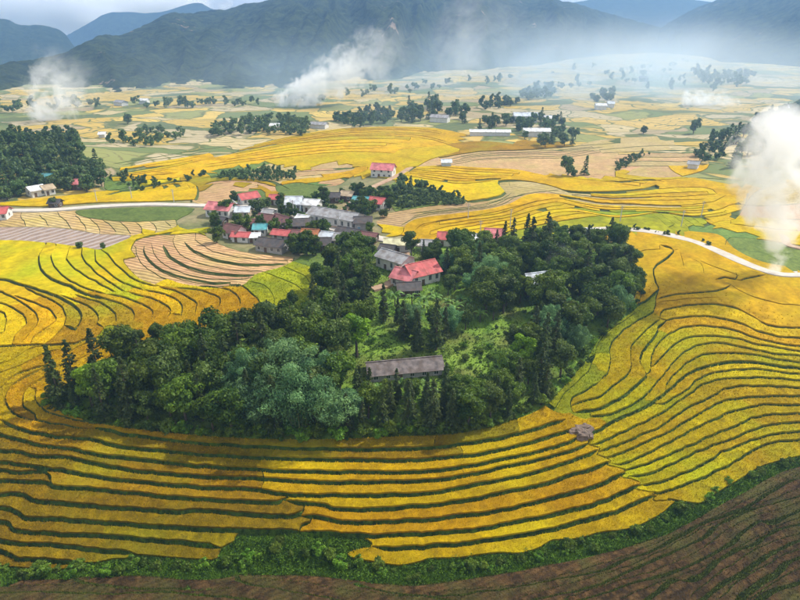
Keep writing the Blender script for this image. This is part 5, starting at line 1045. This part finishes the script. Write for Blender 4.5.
# ------------------------------------------------------------------ undergrowth that nobody could count
def undergrowth(name, label, poly, n, size, hgt, m, clump=.9):
    p = np.array(poly, float); lo, hi = p.min(0), p.max(0); q = rng.uniform(lo, hi, (n//22*3, 2)); q = q[inpoly(q[:,0], q[:,1], poly)][:n//22]
    P = ground(q[:,0], q[:,1]); z = on_ground(P[:,:2]); r = clump*rng.uniform(.4, 1.3, len(q)); k = np.repeat(np.arange(len(q)), 22); u = rng.normal(size=(len(k), 3)); u[:,2] = np.abs(u[:,2]); u /= np.linalg.norm(u, axis=1, keepdims=True)
    C = np.column_stack([P[:,:2], z])[k] + u*(r[k]*rng.uniform(.6, 1.05, len(k)))[:,None]*np.array([1, 1, hgt]); V, F, t = cards(C, u+rng.normal(size=u.shape)*.6, size, .6, tint=.6*rng.random(len(q))[k]+.4*rng.random(len(k)))
    return tag(mk(name, V, F, m, tint=t), label, kind='stuff')
GUL = [(-60,568),(0,568),(60,571),(80,566),(130,560),(217,562),(236,540),(300,535),(362,539),(370,548),(346,553),(375,565),(400,568),(430,561),(500,555),(540,550),(555,542),(600,535),(642,527),(674,505),(703,505),(740,482),(775,465),(860,448),(860,452),(800,465),(762,480),(725,500),(682,524),(630,544),(550,563),(470,577),(400,583),(300,575),(250,574),(200,578),(140,574),(75,577),(-60,579)]
undergrowth('gully_undergrowth', 'dense bright green weeds filling the gully', GUL, 52000, .17, 1.0, 'weeds', 1.0)
undergrowth('clearing_weeds', 'low green weeds covering the clearing', CLEAR, 7000, .18, .25, 'weeds', .5)
undergrowth('grove_undergrowth', 'dark undergrowth beneath the grove trees', GROVE, 22000, .24, .8, 'leaf_dark', 1.0)
# ------------------------------------------------------------------ smoke
def smoke(px, py, top, label, r0, r1, dens, bend=0.0, seed=0, lift=0., aniso=.2, thr=.42, scale=3.0, fade=1.0, step=.12, crisp=1.6, grow=.7, lump=4.6):
    """plume rising from a burning heap: a closed hull along its axis, filled with uneven smoke"""
    A = ground(np.array(float(px)), np.array(float(py))); A[2] = float(on_ground(A[None,:2])[0]) + lift
    # far end at the same distance as its foot, drifting sideways and up
    dx, dy, dz = ray(top[0], top[1]); k = (A[1]*top[2])/dy; B = np.array([dx*k, dy*k, CAM_Z+dz*k]); ax = B-A; H = float(np.linalg.norm(ax))
    n, m = 20, 14; V = []
    for i in range(m):
        t = i/(m-1); r = (r0+(r1-r0)*t**grow)*1.05*(math.sin(math.pi*min(1, max(.04, (1.04-t)*2.2))/2))
        for j in range(n): a = 2*math.pi*j/n; V.append((r*math.cos(a)+bend*t*t, r*math.sin(a), H*t))
    V += [(0,0,-.2), (bend,0,H+.2)]; idx = np.arange(n*m).reshape(m, n); nx_ = np.roll(idx, -1, 1); F4 = np.stack([idx[:-1], nx_[:-1], nx_[1:], idx[1:]], -1).reshape(-1, 4)
    F3 = np.array([(n*m, nx_[0,j], idx[0,j]) for j in range(n)] + [(n*m+1, idx[-1,j], nx_[-1,j]) for j in range(n)])
    M = bpy.data.materials.new('smoke'); M.use_nodes = True; t = M.node_tree; t.nodes.remove(t.nodes['Principled BSDF']); L = t.links.new
    def node(ty, **k):
        q = t.nodes.new(ty)
        for a, b in k.items(): setattr(q, a, b)
        return q
    def mth(op, a, b=None, c=None, clamp=False):
        q = node('ShaderNodeMath', operation=op, use_clamp=clamp)
        for i, v in enumerate((a, b, c)):
            if v is None: continue
            if isinstance(v, (int, float)): q.inputs[i].default_value = v
            else: L(v, q.inputs[i])
        return q.outputs[0]
    tc = node('ShaderNodeTexCoord'); sp = node('ShaderNodeSeparateXYZ'); L(tc.outputs['Object'], sp.inputs[0])
    tt = mth('DIVIDE', sp.outputs[2], H, clamp=True); xo = mth('SUBTRACT', sp.outputs[0], mth('MULTIPLY', mth('MULTIPLY', tt, tt), bend))
    rr_ = mth('SQRT', mth('ADD', mth('MULTIPLY', xo, xo), mth('MULTIPLY', sp.outputs[1], sp.outputs[1]))); R = mth('ADD', mth('MULTIPLY', mth('POWER', tt, grow), r1-r0), r0)
    edge = mth('SUBTRACT', 1.0, mth('DIVIDE', rr_, R), clamp=True)
    nz = node('ShaderNodeTexNoise'); nz.inputs['Scale'].default_value = scale/r1; nz.inputs['Detail'].default_value = 8; nz.inputs['Roughness'].default_value = .6; nz.inputs['Distortion'].default_value = .6
    mp_ = node('ShaderNodeMapping'); mp_.inputs['Location'].default_value = (seed*13.1, seed*7.7, seed*3.3); L(tc.outputs['Object'], mp_.inputs[0]); L(mp_.outputs[0], nz.inputs[0])
    body = mth('ADD', mth('MULTIPLY', mth('SUBTRACT', nz.outputs[0], .5), lump), mth('MULTIPLY', edge, 1.5)); dn = mth('MULTIPLY', mth('SUBTRACT', body, thr), crisp, clamp=True)
    dn = mth('MULTIPLY', dn, mth('MULTIPLY', edge, 5.0, clamp=True)); dn = mth('MULTIPLY', dn, mth('POWER', mth('SUBTRACT', 1.0, tt, clamp=True), fade)); dn = mth('MULTIPLY', dn, dens)
    pv_ = node('ShaderNodeVolumePrincipled'); pv_.inputs['Color'].default_value = (.995,.996,1,1); pv_.inputs['Anisotropy'].default_value = aniso; L(dn, pv_.inputs['Density']); L(pv_.outputs[0], t.nodes['Material Output'].inputs['Volume']); MATS['smoke'] = M
    o = mk('smoke_plume', V, [F4, F3], 'smoke'); o.location = A; o.rotation_mode = 'QUATERNION'; o.rotation_quaternion = Vector(ax).to_track_quat('Z', 'Y'); M.cycles.volume_step_rate = step
    tag(o, label, 'smoke', 'smoke from straw fires'); return o
smoke(775, 275, (781,104,1.0), 'thick white smoke column rising beside the right road', 2.4, 24, .19, seed=1, thr=.34, fade=.25, scale=2.3, step=.09, crisp=1.7, grow=.95, lump=8.0, aniso=0.)
smoke(40, 120, (82,52,1.0), 'white smoke cloud over the left foothill fields', 16, 40, .15, seed=2, thr=.55, fade=2.2, crisp=1.8, lump=6.5, step=.08)
smoke(276, 107, (425,30,1.05), 'white smoke drifting right from the foot of the ridge', 10, 40, .16, seed=3, thr=.52, fade=2.2, crisp=1.8, lump=6.5, step=.08)
smoke(682, 106, (742,110,1.0), 'low white smoke lying over the hazy right fields', 11, 18, .12, seed=4, thr=.55, fade=.8, lift=6, crisp=2.5)
smoke(440, 86, (500,-5,1.1), 'broad faint smoke veil before the middle of the ridge', 30, 95, .008, seed=5, thr=.62, fade=1.0)
smoke(545, 285, (575,246,1.0), 'thin bluish smoke rising through the back trees of the grove', 3, 9, .03, seed=7, thr=.5, fade=.8)
# smoke of many fires spread thin over the far fields
def valley_smoke(loc, rx, ry, rz, dens, label, col):
    M = bpy.data.materials.new('valley_smoke'); M.use_nodes = True; t = M.node_tree; t.nodes.remove(t.nodes['Principled BSDF']); L = t.links.new
    tc = t.nodes.new('ShaderNodeTexCoord'); g = t.nodes.new('ShaderNodeTexGradient'); g.gradient_type = 'SPHERICAL'; mp_ = t.nodes.new('ShaderNodeMapping'); mp_.inputs['Scale'].default_value = (1/rx, 1/ry, 1/rz); L(tc.outputs['Object'], mp_.inputs[0]); L(mp_.outputs[0], g.inputs[0])
    nz = t.nodes.new('ShaderNodeTexNoise'); nz.inputs['Scale'].default_value = .009; nz.inputs['Detail'].default_value = 4; L(tc.outputs['Object'], nz.inputs[0])
    m1 = t.nodes.new('ShaderNodeMapRange'); m1.inputs[1].default_value = .42; m1.inputs[2].default_value = .70; m1.inputs[3].default_value = .05; m1.inputs[4].default_value = 2.2; L(nz.outputs[0], m1.inputs[0])
    m2 = t.nodes.new('ShaderNodeMath'); m2.operation = 'MULTIPLY'; pw = t.nodes.new('ShaderNodeMath'); pw.operation = 'POWER'; pw.inputs[1].default_value = 1.9; L(g.outputs['Fac'], pw.inputs[0]); L(pw.outputs[0], m2.inputs[0]); L(m1.outputs[0], m2.inputs[1]); m3 = t.nodes.new('ShaderNodeMath'); m3.operation = 'MULTIPLY'; m3.inputs[1].default_value = dens; L(m2.outputs[0], m3.inputs[0])
    pv_ = t.nodes.new('ShaderNodeVolumePrincipled'); pv_.inputs['Color'].default_value = (*col, 1); pv_.inputs['Anisotropy'].default_value = .3; L(m3.outputs[0], pv_.inputs['Density']); L(pv_.outputs[0], t.nodes['Material Output'].inputs['Volume']); MATS['valley_smoke'] = M; M.cycles.volume_step_rate = .4
    n, m = 32, 12; th, ph = np.meshgrid(np.linspace(0, 2*np.pi, n, endpoint=False), np.linspace(-np.pi/2+.02, np.pi/2-.02, m)); V = np.stack([rx*np.cos(th)*np.cos(ph), ry*np.sin(th)*np.cos(ph), rz*np.sin(ph)], -1).reshape(-1, 3); idx = np.arange(n*m).reshape(m, n); nx_ = np.roll(idx, -1, 1)
    V = np.concatenate([V, [(0,0,-rz*1.003),(0,0,rz*1.003)]]); F3 = np.array([(n*m, nx_[0,j], idx[0,j]) for j in range(n)] + [(n*m+1, idx[-1,j], nx_[-1,j]) for j in range(n)])
    o = mk('valley_smoke', V, [np.stack([idx[:-1], nx_[:-1], nx_[1:], idx[1:]], -1).reshape(-1, 4), F3], 'valley_smoke'); o.location = loc; tag(o, label, kind='stuff')
valley_smoke((330, 1120, 10), 460, 640, 110, .0042, 'thin smoke spread over the far fields of the right valley', (.84,.92,1))
valley_smoke((120, 730, 6), 660, 440, 95, .0048, 'bluish smoke lying over the middle of the valley', (.62,.80,1))

# ------------------------------------------------------------------ clouds resting on the far range
def cloud(px, py, D, rx, rz, label, seed, dens=.02):
    dx, dy, dz = ray(px, py); k = D/dy; n, m_ = 36, 16; th, ph = np.meshgrid(np.linspace(0, 2*np.pi, n, endpoint=False), np.linspace(-np.pi/2+.02, np.pi/2-.02, m_)); V = np.stack([rx*np.cos(th)*np.cos(ph), rx*.5*np.sin(th)*np.cos(ph), rz*np.sin(ph)], -1).reshape(-1, 3); idx = np.arange(n*m_).reshape(m_, n); nx_ = np.roll(idx, -1, 1)
    V = np.concatenate([V, [(0,0,-rz*1.002),(0,0,rz*1.002)]]); F3 = np.array([(n*m_, nx_[0,j], idx[0,j]) for j in range(n)] + [(n*m_+1, idx[-1,j], nx_[-1,j]) for j in range(n)])
    M = bpy.data.materials.new('cloud'); M.use_nodes = True; t = M.node_tree; t.nodes.remove(t.nodes['Principled BSDF']); L = t.links.new
    tc = t.nodes.new('ShaderNodeTexCoord'); mp_ = t.nodes.new('ShaderNodeMapping'); mp_.inputs['Scale'].default_value = (1/rx, 2/rx, 1/rz); g = t.nodes.new('ShaderNodeTexGradient'); g.gradient_type = 'SPHERICAL'; L(tc.outputs['Object'], mp_.inputs[0]); L(mp_.outputs[0], g.inputs[0])
    nz = t.nodes.new('ShaderNodeTexNoise'); nz.inputs['Scale'].default_value = 3.4/rx; nz.inputs['Detail'].default_value = 7; m0 = t.nodes.new('ShaderNodeMapping'); m0.inputs['Location'].default_value = (seed*531., 0, 0); m0.inputs['Scale'].default_value = (1, 1, 1.8); L(tc.outputs['Object'], m0.inputs[0]); L(m0.outputs[0], nz.inputs[0])
    a = t.nodes.new('ShaderNodeMath'); a.operation = 'MULTIPLY_ADD'; a.inputs[1].default_value = 4.0; a.inputs[2].default_value = -2.35; L(nz.outputs[0], a.inputs[0])
    b = t.nodes.new('ShaderNodeMath'); b.operation = 'MULTIPLY_ADD'; b.inputs[1].default_value = 2.2; L(g.outputs['Fac'], b.inputs[0]); L(a.outputs[0], b.inputs[2]); b.use_clamp = True
    c = t.nodes.new('ShaderNodeMath'); c.operation = 'MULTIPLY'; c.inputs[1].default_value = dens; L(b.outputs[0], c.inputs[0])
    pv_ = t.nodes.new('ShaderNodeVolumePrincipled'); pv_.inputs['Color'].default_value = (1,1,1,1); L(c.outputs[0], pv_.inputs['Density']); L(pv_.outputs[0], t.nodes['Material Output'].inputs['Volume']); MATS['cloud'] = M; M.cycles.volume_step_rate = .25
    o = mk('cloud', V, [np.stack([idx[:-1], nx_[:-1], nx_[1:], idx[1:]], -1).reshape(-1, 4), F3], 'cloud'); o.location = (dx*k, D, CAM_Z+dz*k); tag(o, label, 'cloud', 'clouds over the far range')
cloud(40, 12, 5200, 900, 200, 'long white cloud bank over the far left peaks', 1)
cloud(150, 3, 5600, 700, 110, 'bright cloud above the pale far range', 2)
cloud(-90, 5, 5200, 700, 220, 'cloud beyond the left edge of the far range', 4)
